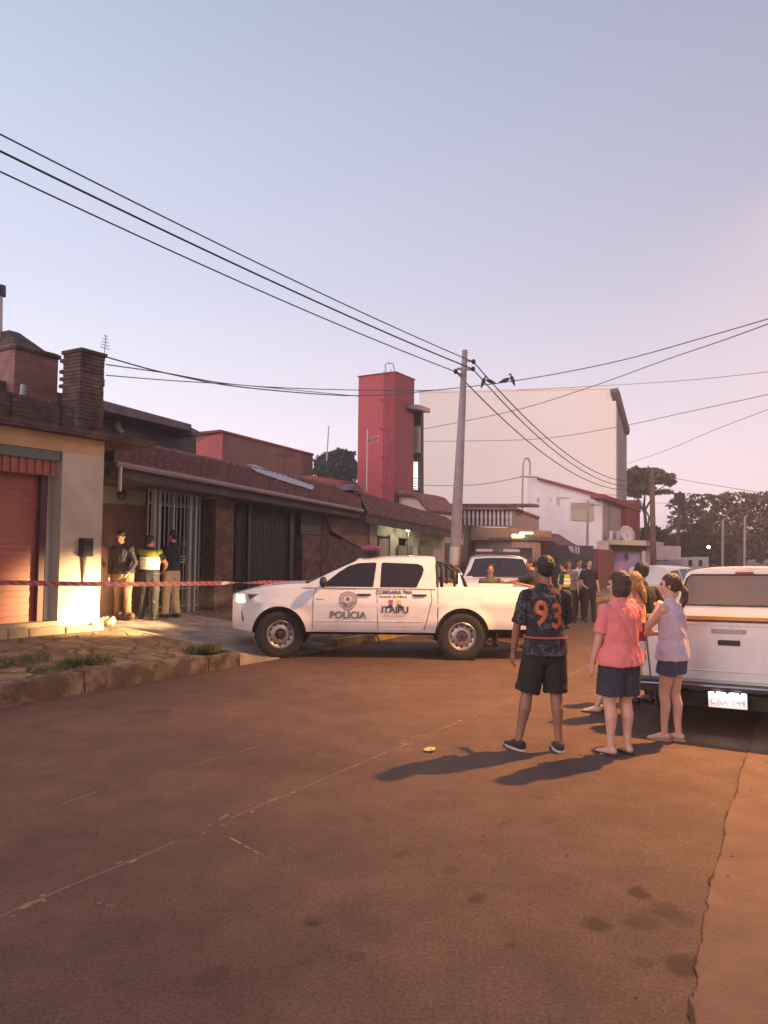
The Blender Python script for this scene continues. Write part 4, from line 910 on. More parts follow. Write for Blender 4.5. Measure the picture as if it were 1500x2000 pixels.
class Car:
    """Lofted bodywork. x forward, y left, z up, origin on the ground between the axles."""
    def __init__(s, name, label, cat, kind='pickup', group=None):
        s.kind = kind
        s.root = empty(name, (0, 0, 0), 0, label, cat, group)
        s.wb = 1.54; s.wr = .40; s.ar = .455; s.nose = 2.38; s.tail = -2.72; s.cabr = -1.10
        if kind == 'suv': s.cabr = -2.3; s.tail = -2.40; s.nose = 2.25; s.wb = 1.37
    def hw(s, x):
        h = .905
        if x > 1.55: h -= .30*min(1, (x-1.55)/(s.nose-1.55))**2.6
        if x < s.tail+.25: h -= .035*(1-(x-s.tail)/.25)
        return h
    def arch(s, x):
        z = 0
        for a in (s.wb, -s.wb):
            d = abs(x-a)
            if d < s.ar: z = max(z, .42 + math.sqrt(s.ar**2-d*d))
        return z
    def prof(s, x, z):
        p = -.07*max(0, (.62-z)/.2)**1.3 if z < .62 else 0
        if z > .92: p -= .10*((z-.92)/.3)**1.8
        p += .012*math.exp(-((z-.93)/.05)**2)
        fl = 0
        for a in (s.wb, -s.wb):
            d = math.hypot(x-a, z-.42); fl = max(fl, .035*max(0, 1-abs(d-s.ar)/.11)) if z > .3 else fl
        return p + fl
    def ys(s, x, z): return s.hw(x) + s.prof(x, z)
    def sh(s, x):                                   # shoulder height
        if x > 1.0: return 1.215 - .19*min(1, (x-1.0)/(s.nose-1.0))**2.1
        return 1.215
    def bot(s, x):
        b = .45
        if x > 1.95: b = .42 + .05*((x-1.95)/.43)
        if x < -1.95: b = .52
        return max(b, s.arch(x))
    def ctop(s, x):                                 # centre height of the top surface (bonnet)
        if x > 1.0: return 1.27 - .20*min(1, (x-1.0)/(s.nose-1.0))**2.4
        return 1.25
    # greenhouse
    def roof(s, x):
        if s.kind == 'suv':
            if x > .35: return 1.22 + (1.70-1.22)*max(0, (1.20-x)/.85)
            return 1.70 + .045*math.sin(math.pi*min(1, max(0, (.35-x)/2.8)))
        if x > .22: return 1.22 + (1.665-1.22)*max(0, min(1, (1.13-x)/.91))**.92
        return 1.665 + .05*math.sin(math.pi*min(1, max(0, (.22-x)/1.9)))
    def yg(s, z): return .845 - .40*(z-1.2)
    def build_body(s, parts=True):
        xs = sorted(set([round(v, 4) for v in fr(s.tail, s.nose, .06)] + [round(a+s.ar*math.cos(q*math.pi/16), 4) for a in (s.wb, -s.wb) for q in range(17)] + ([s.cabr-.04, s.cabr-.045] if s.kind == 'pickup' else [])))
        rg = []
        for x in xs:
            zb, zs = s.bot(x), s.sh(x); side = []
            for k in range(11):
                z = zb + (zs-zb)*k/10; side.append((s.ys(x, z), z))
            y1 = side[-1][0]
            if s.kind == 'pickup' and x < s.cabr-.042:
                top = [(y1-.012, zs+.012), (y1-.05, zs+.012), (y1-.07, zs-.02), (y1-.075, .80), (.3, .78), (0, .78)]
                if x < s.tail+.05: top = [(y1-.012, zs+.012), (y1-.05, zs+.012), (y1-.07, zs+.012), (y1-.09, zs+.012), (.3, zs+.012), (0, zs+.012)]
            else:
                c = s.ctop(x); top = [(y1-.02, zs+.018), (y1-.07, zs+.038), (y1-.16, zs+.5*(c-zs)+.01), (.5*y1, c-.008), (.25*y1, c), (0, c)]
            half = [(side[0][0]-.09, zb-.0)] + side + top
            ring = [Vector((x, y, z)) for y, z in half] + [Vector((x, -y, z)) for y, z in reversed(half[:-1])]
            rg.append(ring)
        o = MB().rings(rg).build('body', M['white_paint'], s.root); smooth_by_angle(o, 38); s.body = o
        MB().box((-.2, 0, .62), (4.1, 1.5, .36)).box((.0, 0, .45), (3.9, .9, .16)).box((-1.54, 0, .42), (.3, 1.5, .12)).build('underbody', M['under'], s.root)
        mb = MB()
        for a in (s.wb, -s.wb):                     # wheel wells
            for sg in (1, -1):
                pts = [Vector((a+s.ar*1.0*math.cos(q), sg*.60, .42+s.ar*math.sin(q))) for q in [math.pi*k/14 for k in range(15)]]
                pts2 = [Vector((p.x, sg*(s.ys(a, .9)-.045), p.z)) for p in pts]
                n = 15; mb.add(pts+pts2, [(i, i+1, n+i+1, n+i) for i in range(n-1)]); mb.add([Vector((a-s.ar, sg*.6, .3)), Vector((a-s.ar, sg*.6, .42))]+[pts[n-1-k] for k in range(n)]+[Vector((a+s.ar, sg*.6, .3))], [tuple(range(n+3))])
        mb.build('wheel_well', M['under'], s.root)
        # black arch lips
        for a in (s.wb, -s.wb):
            for sg in (1, -1):
                mb = MB(); rg = []
                for k in range(21):
                    q = math.pi*k/20; x = a+s.ar*math.cos(q); z = .42+s.ar*math.sin(q); x2 = a+(s.ar-.045)*math.cos(q); z2 = .42+(s.ar-.045)*math.sin(q)
                    y = s.ys(a+s.ar*1.01*math.cos(q), .42+s.ar*1.01*math.sin(q)); rg.append([Vector((x, sg*(y-.002), z)), Vector((x2, sg*(y-.025), z2)), Vector((x2, sg*(y-.12), z2))])
                mb.rings(rg, closed=False, caps=False).build('arch_lip', M['under'], s.root)
        # cabin
        x0 = 1.14 if s.kind == 'pickup' else 1.2
        xs = fr(s.cabr, x0, .055); rg = []
        for x in xs:
            zt = s.roof(x); yt = s.yg(zt); k = min(1, max(0, (zt-1.22)/.2)); e = .045*k; half = [(s.yg(1.19), 1.19), (s.yg(1.19+(zt-e-1.19)*.5), 1.19+(zt-e-1.19)*.5), (s.yg(zt-e), zt-e), (yt-.02*k, zt-e*.35), (yt-.07*k-.01, zt), (yt*.6, zt+.022*k), (yt*.3, zt+.03*k), (0, zt+.032*k)]
            rg.append([Vector((x, y, z)) for y, z in half] + [Vector((x, -y, z)) for y, z in reversed(half[:-1])])
        o = MB().rings(rg).build('cabin', M['white_paint'], s.root); smooth_by_angle(o, 42); s.cabin = o
        # windscreen and rear glass
        V = []; nx, ny = 10, 12
        xa, xb = (x0-.11, .27) if s.kind == 'pickup' else (1.10, .42)
        for i in range(nx+1):
            x = xa+(xb-xa)*i/nx; zt = s.roof(x); k = min(1, max(0, (zt-1.22)/.2)); yt = s.yg(zt)
            for j in range(ny+1):
                q = -1+2*j/ny; y = q*(yt-.075*k-.03); V.append(Vector((x, y, zt+.032*k*(1-abs(q)**2)+.010)))
        F = [(i*(ny+1)+j, (i+1)*(ny+1)+j, (i+1)*(ny+1)+j+1, i*(ny+1)+j+1) for i in range(nx) for j in range(ny)]
        mesh('windscreen', V, F, M['glass_dark'], s.root, smooth=True)
        MB().tube([(1.10, -.62, 1.265), (1.10, .62, 1.265)], .03, 6).build('wiper_cowl', M['trim'], s.root)
    def patch(s, name, outline, off, m, parent=None, side=1, cabin=False, smooth=True, sub=2):
        bm = bmesh.new(); vs = [bm.verts.new((x, 0, z)) for x, z in outline]; bm.faces.new(vs); bmesh.ops.triangulate(bm, faces=bm.faces[:])
        for _ in range(sub): bmesh.ops.subdivide_edges(bm, edges=bm.edges[:], cuts=1, use_grid_fill=True); bmesh.ops.triangulate(bm, faces=bm.faces[:])
        for v in bm.verts: v.co.y = side*((s.yg(v.co.z) if cabin else s.ys(v.co.x, v.co.z))+off)
        bmesh.ops.recalc_face_normals(bm, faces=bm.faces); me = bpy.data.meshes.new(name); bm.to_mesh(me); bm.free(); me.materials.append(m)
        for p in me.polygons: p.use_smooth = smooth
        if sum(p.normal.y for p in me.polygons)*side < 0: me.flip_normals()
        o = bpy.data.objects.new(name, me); COL.objects.link(o); o.parent = parent or s.root; return o
    def line(s, name, pts, r, m, parent=None, side=1, off=.002, cabin=False):
        P_ = []
        for i in range(len(pts)-1):
            for k in range(6):
                t = k/6; P_.append((pts[i][0]*(1-t)+pts[i+1][0]*t, pts[i][1]*(1-t)+pts[i+1][1]*t))
        P_.append(pts[-1]); 
        return MB().tube([Vector((x, side*((s.yg(z) if cabin else s.ys(x, z))+off), z)) for x, z in P_], r, 5).build(name, m, parent or s.root)
    def decal(s, name, text, cx, cz, size, m, parent, bold=.0, side=1, off=.014, sx=1.0):
        vs, fs = text_geo(text, size, bold)
        V = [Vector((cx - side*v.x*sx, side*(s.ys(cx-side*v.x*sx, cz+v.y)+off), cz+v.y)) for v in vs]
        return mesh(name, V, fs, m, parent)
    def windows(s, side=1, tint=None):
        g = tint or M['glass_dark']
        if s.kind == 'pickup':
            fw = [(.80, 1.225), (.78, 1.265), (.55, 1.45), (.38, 1.555), (.22, 1.60), (-.04, 1.612), (-.07, 1.60), (-.02, 1.225)]
            rw = [(-.17, 1.225), (-.19, 1.60), (-.22, 1.615), (-.78, 1.60), (-.86, 1.57), (-.885, 1.51), (-.86, 1.42), (-.76, 1.225)]
        else:
            fw = [(.86, 1.23), (.62, 1.45), (.45, 1.58), (.30, 1.62), (-.04, 1.635), (-.04, 1.23)]
            rw = [(-.16, 1.23), (-.16, 1.635), (-.95, 1.63), (-1.0, 1.23)]
            s.patch('window', [(-1.12, 1.23), (-1.10, 1.62), (-1.95, 1.58), (-2.12, 1.30)], .008, g, None, side, True)
        s.fdoor = s.patch('front_door', [(.97, .50), (.97, 1.0), (.93, 1.20), (-.09, 1.205), (-.12, .50)], .003, M['white_paint'], None, side)
        s.rdoor = s.patch('rear_door', [(-.13, .50), (-.10, 1.205), (-1.00, 1.205), (-1.03, 1.0), (-.96, .72), (-.90, .50)], .003, M['white_paint'], None, side)
        s.line('panel_gap', [(.975, .50), (.975, 1.0), (.935, 1.20)], .0045, M['seam'], s.fdoor, side)
        s.line('panel_gap', [(-.125, .50), (-.095, 1.205)], .0045, M['seam'], s.fdoor, side)
        s.line('panel_gap', [(-.90, .50), (-.96, .72), (-1.03, 1.0), (-1.01, 1.205)], .0065, M['seam'], s.rdoor, side)
        for nm, w_, d_ in (('window', fw, s.fdoor), ('window', rw, s.rdoor)):
            c = (sum(p[0] for p in w_)/len(w_), sum(p[1] for p in w_)/len(w_))
            s.patch('window_rubber', [(c[0]+(x-c[0])*1.045, c[1]+(z-c[1])*1.07) for x, z in w_], .004, M['trim'], d_, side, True)
            s.patch(nm, w_, .009, g, d_, side, True)
        for x, d_ in ((.12, s.fdoor), (-.82, s.rdoor)):
            y = side*(s.ys(x, 1.08)+.03); MB().tube([(x+.11, y-side*.03, 1.08), (x+.085, y, 1.08), (x-.085, y, 1.083), (x-.11, y-side*.03, 1.083)], .017, 8).build('handle', M['trim'], d_)
        s.line('belt_moulding', [(.95, 1.207), (-1.0, 1.207)], .006, M['trim'], None, side, .004)
        if s.kind == 'pickup': s.line('cab_gap', [(s.cabr-.03, .5), (s.cabr-.03, 1.2)], .008, M['seam'], None, side, -.001)
        # mirror
        m_ = MB().ball((.80, side*1.02, 1.29), (.065, .11, .095), 12, 8).build('mirror', M['trim'], s.root, smooth=True)
        MB().tube([(.82, side*.84, 1.23), (.80, side*.95, 1.25)], .03, 6).build('stalk', M['trim'], m_)
    def wheels(s, steer=0.0):
        proto = []
        for i, (x, sg) in enumerate(((s.wb, 1), (s.wb, -1), (-s.wb, 1), (-s.wb, -1))):
            w_ = empty('wheel', (x, sg*.80, s.wr), (0 if sg > 0 else math.pi) + (steer if i < 2 else 0)); w_.parent = s.root
            if not proto:
                def lathe(prof, n=40):
                    return [[Vector((r_*math.cos(2*math.pi*k/n), y, r_*math.sin(2*math.pi*k/n))) for k in range(n)] for y, r_ in prof]
                ty = MB().rings(lathe([(-.12, .21), (-.125, .33), (-.105, .385), (-.05, .399), (.05, .399), (.105, .387), (.125, .345), (.122, .30), (.112, .235), (.09, .222), (.0, .215)]), caps=False)
                for k in range(36):
                    a = 2*math.pi*k/36
                    for y in (-.085, .085): ty.box((0, 0, 0), (.001, .001, .001)); ty.v = ty.v[:-8]; ty.f = ty.f[:-6]; ty.box(Vector((.400*math.cos(a), y, .400*math.sin(a))), (.016, .06, .032), Matrix.Rotation(-a, 3, 'Y'))
                t_ = smooth_by_angle(ty.build('tyre', M['rubber'], w_), 35)
                rim = MB().rings(lathe([(.06, .226), (.112, .236), (.118, .228), (.10, .212), (.075, .205), (.062, .18), (.085, .135), (.088, .10), (.060, .075), (.060, .02)]), caps=True)
                r_ = smooth_by_angle(rim.build('rim', M['steel'], w_), 45)
                hb = MB()
                for k in range(12):
                    a = 2*math.pi*k/12; c = Vector((.178*math.cos(a), .0685, .178*math.sin(a))); hb.tube([c-Vector((0, .02, 0)), c+Vector((0, .004, 0))], .019, 8)
                holes = hb.build('holes', M['under'], r_)
                h2 = MB().tube([(0, .05, 0), (0, .105, 0), (0, .112, 0)], [.052, .05, .03], 14)
                for k in range(6):
                    a = 2*math.pi*k/6; h2.tube([Vector((.075*math.cos(a), .07, .075*math.sin(a))), Vector((.075*math.cos(a), .098, .075*math.sin(a)))], .012, 6)
                hub = h2.build('hub', M['trim'], r_); proto = [t_, r_, holes, hub]
            else:
                t2 = proto[0].copy(); r2 = proto[1].copy(); h2 = proto[2].copy(); u2 = proto[3].copy()
                for o, p in ((t2, w_), (r2, w_), (h2, r2), (u2, r2)): COL.objects.link(o); o.parent = p
    def rear(s, plate=True, word=None):
        x = s.tail-.004
        tg = MB().prism([(x, -.77, .60), (x, .77, .60), (x, .80, 1.0), (x, .79, 1.225), (x, -.79, 1.225), (x, -.80, 1.0)], (-.018, 0, 0)).build('tailgate', M['white_paint'], s.root, bevel=.008); s.tg = tg
        mb = MB(); 
        for sg in (1, -1): mb.tube([(x-.004, sg*.785, .60), (x-.004, sg*.815, 1.0), (x-.004, sg*.805, 1.225)], .006, 4)
        mb.build('panel_gap', M['seam'], tg)
        for z_ in (.70, 1.165): MB().tube([(x-.019, -.66, z_), (x-.019, .66, z_)], .007, 6).build('pressing', M['white_paint'], tg)
        MB().box((x-.015, 0, 1.238), (.080, 1.62, .042)).build('top_cap', M['gold'], tg, bevel=.006)
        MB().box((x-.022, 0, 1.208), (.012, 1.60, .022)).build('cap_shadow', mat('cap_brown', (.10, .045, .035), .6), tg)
        MB().box((x-.024, 0, .99), (.014, .21, .055)).build('handle_recess', M['trim'], tg, bevel=.01)
        MB().box((x-.034, 0, 1.0), (.016, .19, .022)).build('handle', M['black'], tg, bevel=.006)
        MB().box((x-.02, 0, 1.105), (.012, .33, .045)).build('badge_bar', mat('badge_grey', (.34, .28, .28), .5), tg, bevel=.004)
        if word:
            vs, fs = text_geo(word, .046, .0008); mesh('badge_lettering', [Vector((x-.028, -v.x*1.25, 1.105+v.y)) for v in vs], fs, mat('badge_pale', (.55, .48, .48), .4), tg)
        for sg in (1, -1):      # tail lamps wrap round the corner
            yy = [(x-.02, sg*.83), (x-.02, sg*.875), (x+.03, sg*.915), (x+.13, sg*.915)]
            lamp = None
            for nm, z0, z1, m_ in (('tail_lamp', .97, 1.16, M['red_lens']), ('clear_lens', .86, .966, M['clear_lens']), ('brake_lamp', .835, .857, M['red_lit']), ('reversing_lamp', .77, .832, M['clear_lens'])):
                V = [Vector((a, b, z)) for z in (z0, z1) for a, b in yy] + [Vector((x+.13, sg*.80, z)) for z in (z0, z1)]
                F = [(0, 1, 5, 4), (1, 2, 6, 5), (2, 3, 7, 6), (4, 5, 6, 7, 9), (3, 2, 1, 0, 8), (0, 4, 9, 8)]
                o = mesh(nm, V, F, m_, lamp or s.root); lamp = lamp or o
        bp = MB().box((x-.13, 0, .555), (.24, 1.25, .05)).box((x-.10, .72, .54), (.20, .34, .13)).box((x-.10, -.72, .54), (.20, .34, .13)).build('bumper', M['trim'], s.root, bevel=.012); s.bumper = bp
        MB().tube([(x-.255, -.86, .565), (x-.265, -.4, .575), (x-.265, .4, .575), (x-.255, .86, .565)], .014, 6).build('chrome_strip', M['chrome'], bp)
        MB().box((x-.1, 0, .42), (.1, 1.3, .14)).build('cross_member', M['under'], bp)
        if plate:
            pl = MB().box((x-.262, 0, .452), (.012, .355, .155)).build('licence_plate', M['plate'], s.root, bevel=.004)
            s.plate_x = x
            vs, fs = text_geo(plate, .085, .0015); mesh('lettering', [Vector((x-.271, -v.x, .437+v.y)) for v in vs], fs, mat('plate_grey', (.50, .50, .54), .6), pl)
            for y in (-.11, 0, .11): MB().box((x-.271, y, .527), (.01, .022, .016)).build('bolt', M['trim'], pl)
        # rear window
        xr = s.cabr-.006; zt = 1.60
        V = [Vector((xr, y, z)) for y, z in ((.755, 1.275), (.69, 1.50), (.655, 1.60), (.60, 1.645), (-.60, 1.645), (-.655, 1.60), (-.69, 1.50), (-.755, 1.275))]
        mesh('rear_window', [v for v in V], [tuple(range(8))], M['glass_grey'], s.root)
        mb = MB().tube(V+[V[0]], .012, 5); mb.build('window_rubber', M['trim'], s.root)
        MB().box((xr-.02, 0, 1.672), (.03, .20, .020)).build('high_brake_lamp', M['red_lens'], s.root)
        # bed interior liner
        MB().box(((s.tail+s.cabr)/2-.02, 0, .79), (s.cabr-s.tail-.2, 1.5, .01)).build('bed_floor', M['trim'], s.root)
    def place(s, loc, rz, tilt=0):
        s.root.location = loc; s.root.rotation_euler = (tilt, 0, rz)

# ---------------- police pickup, side on
C1 = Car('police_pickup', 'white police pickup across the street with POLICIA and ITAIPU lettering on its doors', 'pickup truck')
C1.build_body(); C1.windows(1); C1.windows_left = (C1.fdoor, C1.rdoor); fd, rd = C1.fdoor, C1.rdoor; C1.windows(-1)
C1.wheels(steer=0.30); C1.rear(plate='HBC 418')
# front end
zl = [(2.27, .95), (2.285, 1.04), (2.2, 1.075), (1.86, 1.085), (2.02, .965), (2.1, .93)]
for sd_ in (1, -1):
    hl = C1.patch('headlight', zl, .006, M['clear_lens'], None, sd_)
    C1.patch('lit_bulb', [(2.30, .935), (2.31, 1.05), (2.17, 1.055), (2.14, .94)], .014, M['head_lit'], hl, sd_)
    C1.patch('dark_corner', [(2.05, .975), (2.1, 1.06), (1.90, 1.072)], .010, M['trim'], hl, sd_)
    C1.patch('fog_lamp_slot', [(2.15, .60), (2.19, .77), (2.21, .77), (2.185, .62)], .004, M['trim'], None, sd_)
mb = MB()
for k in range(6): mb.box((2.378, 0, .74+k*.05), (.02, .9-.02*k, .022))
mb.box((2.373, 0, .865), (.02, .98, .30))
C1.grille = mb.build('grille', M['trim'], C1.root)
MB().box((2.384, 0, .60), (.02, .36, .12)).build('licence_plate', M['plate'], C1.root)
MB().box((2.372, 0, .50), (.02, .9, .05)).build('lower_intake', M['trim'], C1.root)
# writing and crest on the left side
C1.decal('policia_lettering', 'POLICIA', .385, .735, .165, M['decal_grey'], fd, .004)
C1.decal('police_station_lettering', 'COMISARIA 7MA', -.39, 1.125, .082, M['decal_dark'], rd, .003)
C1.decal('town_lettering', 'Fernando de la Mora', -.37, 1.055, .055, M['decal_dark'], rd, .001)
C1.decal('itaipu_lettering', 'ITAIPU', -.405, .83, .155, M['decal_dark'], rd, .005)
C1.decal('small_lettering', 'BINACIONAL', -.40, .735, .042, M['decal_soft'], rd, .0, sx=1.5)
for pts, c in (([(-.30, 1.0), (-.37, 1.0), (-.37, .94), (-.30, .94)], (.42, .04, .10)), ([(-.43, 1.0), (-.50, 1.0), (-.50, .94), (-.43, .94)], (.60, .38, .12)), ([(-.31, .925), (-.375, .925), (-.325, .875), (-.335, .86), (-.24, .86)], (.10, .05, .25)), ([(-.43, .925), (-.495, .925), (-.57, .86), (-.475, .86), (-.48, .875)], (.05, .07, .09))):
    C1.patch('logo_block', pts, .006, mat('logo_%d' % int(c[0]*100), c, .6), rd, 1, False, True, 1)
cx, cz = .385, 1.0
def shield(s_, n=28):
    o = []
    for k in range(n):
        q = 2*math.pi*k/n; x = math.cos(q); z = math.sin(q)
        if z < 0: x *= (1-.28*(-z)**1.5); z *= 1.15
        else: z = min(z*1.15, .86 + .08*math.cos(4*q))
        o.append((cx+x*.155*s_, cz+z*.16*s_-.015))
    return o
cr_ = C1.patch('police_crest', shield(1.0), .006, M['decal_soft'], fd, 1, False, True, 1)
C1.patch('crest_field', shield(.80), .0075, mat('crest_mauve', (.46, .38, .41), .6), cr_, 1, False, True, 1)
C1.patch('crest_ring', shield(.66), .009, mat('crest_ring', (.28, .21, .25), .6), cr_, 1, False, True, 1)
C1.patch('crest_centre', shield(.52), .0105, mat('crest_pale', (.55, .46, .48), .6), cr_, 1, False, True, 1)
C1.patch('crest_star', [(cx+.045*math.cos(q)*(1 if k % 2 else .42), cz+.045*math.sin(q)*(1 if k % 2 else .42)) for k, q in enumerate([math.pi*j/5 for j in range(10)])], .012, M['decal_grey'], cr_, 1, False, True, 1)
C1.line('crest_band', [(cx+.07, cz-.05), (cx, cz-.08), (cx-.07, cz-.03)], .006, M['decal_grey'], cr_, 1, .012)
C1.line('crest_crown', [(cx+.12, cz+.165), (cx+.06, cz+.18), (cx, cz+.165), (cx-.06, cz+.18), (cx-.12, cz+.165)], .008, M['decal_soft'], cr_, 1, .006)
C1.line('badge', [(.93, 1.0), (.79, 1.0)], .006, M['decal_soft'], None, 1, .004)
C1.line('swage_line', [(.95, .64), (-.88, .64)], .004, M['white_paint'], None, 1, .004)
# light bar across the roof
lb = MB().box((.02, 0, 1.80), (.20, 1.05, .05)).tube([(.02, .38, 1.70), (.02, .38, 1.79)], .035, 8).tube([(.02, -.38, 1.70), (.02, -.38, 1.79)], .035, 8).box((.02, 0, 1.765), (.30, .9, .03)).build('light_bar', M['trim'], C1.root)
for y0, m_ in ((.33, M['beacon']), (-.33, mat('beacon_blue', (.05, .04, .16), .25))):
    MB().rings([[Vector((.02+.18*sx_*math.cos(q), y0+k*.24, 1.865+.05*sx_*math.sin(q)*1.0)) for q in [2*math.pi*j/16 for j in range(16)]] for k, sx_ in ((-1, .8), (-.9, 1), (.9, 1), (1, .8))]).build('beacon', m_, lb, smooth=True)
MB().box((.02, 0, 1.865), (.26, .16, .08)).build('siren', M['trim'], lb, bevel=.01)
# bed hoop with reflective strip
mb = MB()
for sg in (1, -1):
    mb.tube([(-1.20, sg*.78, 1.2), (-1.20, sg*.74, 1.56), (-1.23, sg*.70, 1.62), (-1.34, sg*.70, 1.60), (-1.50, sg*.72, 1.50), (-1.62, sg*.76, 1.22)], .030, 8)
    mb.tube([(-1.42, sg*.72, 1.56), (-1.42, sg*.76, 1.22)], .022, 8)
for x, z in ((-1.20, 1.58), (-1.36, 1.60), (-1.20, 1.35)): mb.tube([(x, -.72, z), (x, .72, z)], .028, 8)
hp = mb.build('roll_bar', M['black'], C1.root, smooth=True)
MB().box((-1.52, .745, 1.345), (.065, .02, .23)).build('reflective_strip', mat('glowing_bar_strip', (.9, .9, .85), .3, emit=(1, .95, .82), estr=.55), hp)  # emission stands in for light the strip throws back
MB().tube([(-1.13, .80, 1.21), (-1.13, .70, 1.62)], .02, 6).build('cab_corner_trim', M['trim'], C1.root)
fsp = PX(722.5, 1289, 13.0)
YC = 13.0 + .90
C1.place((PX(722.5, 1289, 13.0).x, YC, 0), math.pi + R(.3))
for sg in (1, -1):
    l = bpy.data.lights.new('headlight_beam', 'SPOT'); l.energy = 2100; l.color = (1, .66, .30); l.spot_size = R(50 if sg > 0 else 60); l.spot_blend = .9; l.energy = 2800 if sg > 0 else 2400; l.shadow_soft_size = .07
    o = bpy.data.objects.new('headlight_beam', l); COL.objects.link(o); o.parent = C1.root; o.location = (2.40, sg*.70, .98)
    o.rotation_euler = Vector((-1, 0, .085 if sg > 0 else -.03)).normalized().to_track_quat('Z', 'Y').to_euler()

# ---------------- pickup at the right edge, seen from behind
C2 = Car('white_pickup', 'white pickup seen from behind at the right edge, gold strip on its tailgate', 'pickup truck')
C2.build_body(); C2.windows(1); C2.windows(-1); C2.wheels(); C2.rear(plate='CBX 744', word='TOYOTA')
for sd_ in (1, -1): C2.patch('headlight', zl, .006, M['clear_lens'], None, sd_)
MB().box((2.38, 0, .86), (.03, .95, .3)).build('grille', M['trim'], C2.root)
for y in (-.09, .09):  # added spots brighten the plate in place of its retroreflected glare
    l = bpy.data.lights.new('plate_glare_spot', 'SPOT'); l.spot_size = R(110); l.spot_blend = .3; l.energy = 1.5; l.color = (1, .96, .9); l.shadow_soft_size = .015
    o = bpy.data.objects.new('plate_glare_spot', l); COL.objects.link(o); o.parent = C2.root; o.location = (C2.plate_x-.34, y, .575); o.rotation_euler = Vector((-.45, 0, 1)).to_track_quat('Z', 'Y').to_euler()
tgt = PX(1429, 1330, 7.85)     # bottom centre of the tailgate
hd = UV(1, 0).normalized(); ang = math.atan2(hd.y, hd.x)
C2.place((tgt.x + hd.x*2.74, tgt.y + hd.y*2.74, -.07), ang, R(-1.2))

# ---------------- second police vehicle behind
C3 = Car('police_suv', 'white police vehicle with a dark light bar, behind the bed of the police pickup', 'car', 'suv')
C3.build_body(); C3.windows(1); C3.windows(-1); C3.wheels()
for sd_ in (1, -1): C3.patch('headlight', [(x-.13, z) for x, z in zl], .006, M['clear_lens'], None, sd_)
MB().box((2.25, 0, .86), (.03, .95, .3)).build('grille', M['trim'], C3.root)
lb = MB().box((-.1, 0, 1.80), (.26, 1.15, .06)).build('light_bar', M['trim'], C3.root)
MB().box((-.1, .32, 1.87), (.24, .40, .07)).build('beacon', mat('pale_beacon', (.42, .34, .36), .3), lb, bevel=.02); MB().box((-.1, -.32, 1.87), (.24, .40, .07)).build('beacon', mat('pale_beacon2', (.42, .34, .36), .3), lb, bevel=.02)
xr = C3.tail+.1
MB().prism([(xr-.02, -.72, .6), (xr-.02, .72, .6), (xr-.02, .74, 1.2), (xr-.02, -.74, 1.2)], (-.12, 0, 0)).build('rear_hatch', M['white_paint'], C3.root, bevel=.02)
c = PX(982, 1290, 17.6); C3.place((c.x, c.y+.8, 0), R(-96))

# ---------------- white car far down the road
C4 = Car('white_hatchback', 'small white parked car down the road, left of the white pickup roof', 'car', 'suv')
C4.build_body(); C4.windows(1); C4.windows(-1); C4.wheels()
MB().box((-2.44, 0, .9), (.1, 1.4, .5)).build('rear_hatch', M['white_paint'], C4.root, bevel=.02)
c = PX(1283, 1200, 24.0); C4.place((c.x+.8, c.y+1.0, 0), R(50)); C4.root.scale = (.84, .84, .84)

# ================================================================== people
def skinmat(n, c): 
    m = mat(n, c, .55, var=.08, vscale=14); m.node_tree.nodes['Principled BSDF'].inputs['Subsurface Weight'].default_value = .05; return m
M['skin'] = skinmat('skin_tan', (.40, .20, .13)); M['skin_pale'] = skinmat('skin_light', (.58, .33, .24)); M['skin_dark'] = skinmat('skin_brown', (.27, .125, .08))
def hairmat(n, c): return mat(n, c, .5, var=.35, vscale=30, bump=.8, bscale=55)
M['hair_black'] = hairmat('hair_black', (.018, .013, .012)); M['hair_brown'] = hairmat('hair_brown', (.055, .026, .017)); M['hair_blond'] = hairmat('hair_blond', (.26, .135, .055))
def cloth(n, c, var=.12, b=.9): return mat(n, c, .9, var=var, vscale=7, bump=b, bscale=9)
def frame(t, ref):
    t = t.normalized(); a = t.cross(ref)
    a = a.normalized() if a.length > 1e-4 else Vector((1, 0, 0)); return a, t.cross(a).normalized()
def limb(mb, pts, radii, n=14, ref=Vector((0, 1, 0)), flat0=False, flat1=False):
    """rounded, tapering tube; radii floats or (side, fore) pairs"""
    pts = [Vector(p) for p in pts]; rr = [(r_, r_) if isinstance(r_, (int, float)) else r_ for r_ in radii]; k = len(pts)
    t0 = (pts[1]-pts[0]).normalized(); t1 = (pts[-1]-pts[-2]).normalized(); P_ = []; Rr = []
    for f_ in (() if flat0 else (.97, .7, .35)): P_.append(pts[0]-t0*min(rr[0])*f_); Rr.append(tuple(q*math.sqrt(1-f_*f_) for q in rr[0]))
    P_ += pts; Rr += rr
    for f_ in (() if flat1 else (.35, .7, .97)): P_.append(pts[-1]+t1*min(rr[-1])*f_); Rr.append(tuple(q*math.sqrt(1-f_*f_) for q in rr[-1]))
    rg = []
    for i, p in enumerate(P_):
        t = (P_[min(i+1, len(P_)-1)]-P_[max(i-1, 0)]); a, b = frame(t, ref)
        rg.append([p + a*Rr[i][0]*math.cos(2*math.pi*j/n) + b*Rr[i][1]*math.sin(2*math.pi*j/n) for j in range(n)])
    return mb.rings(rg)
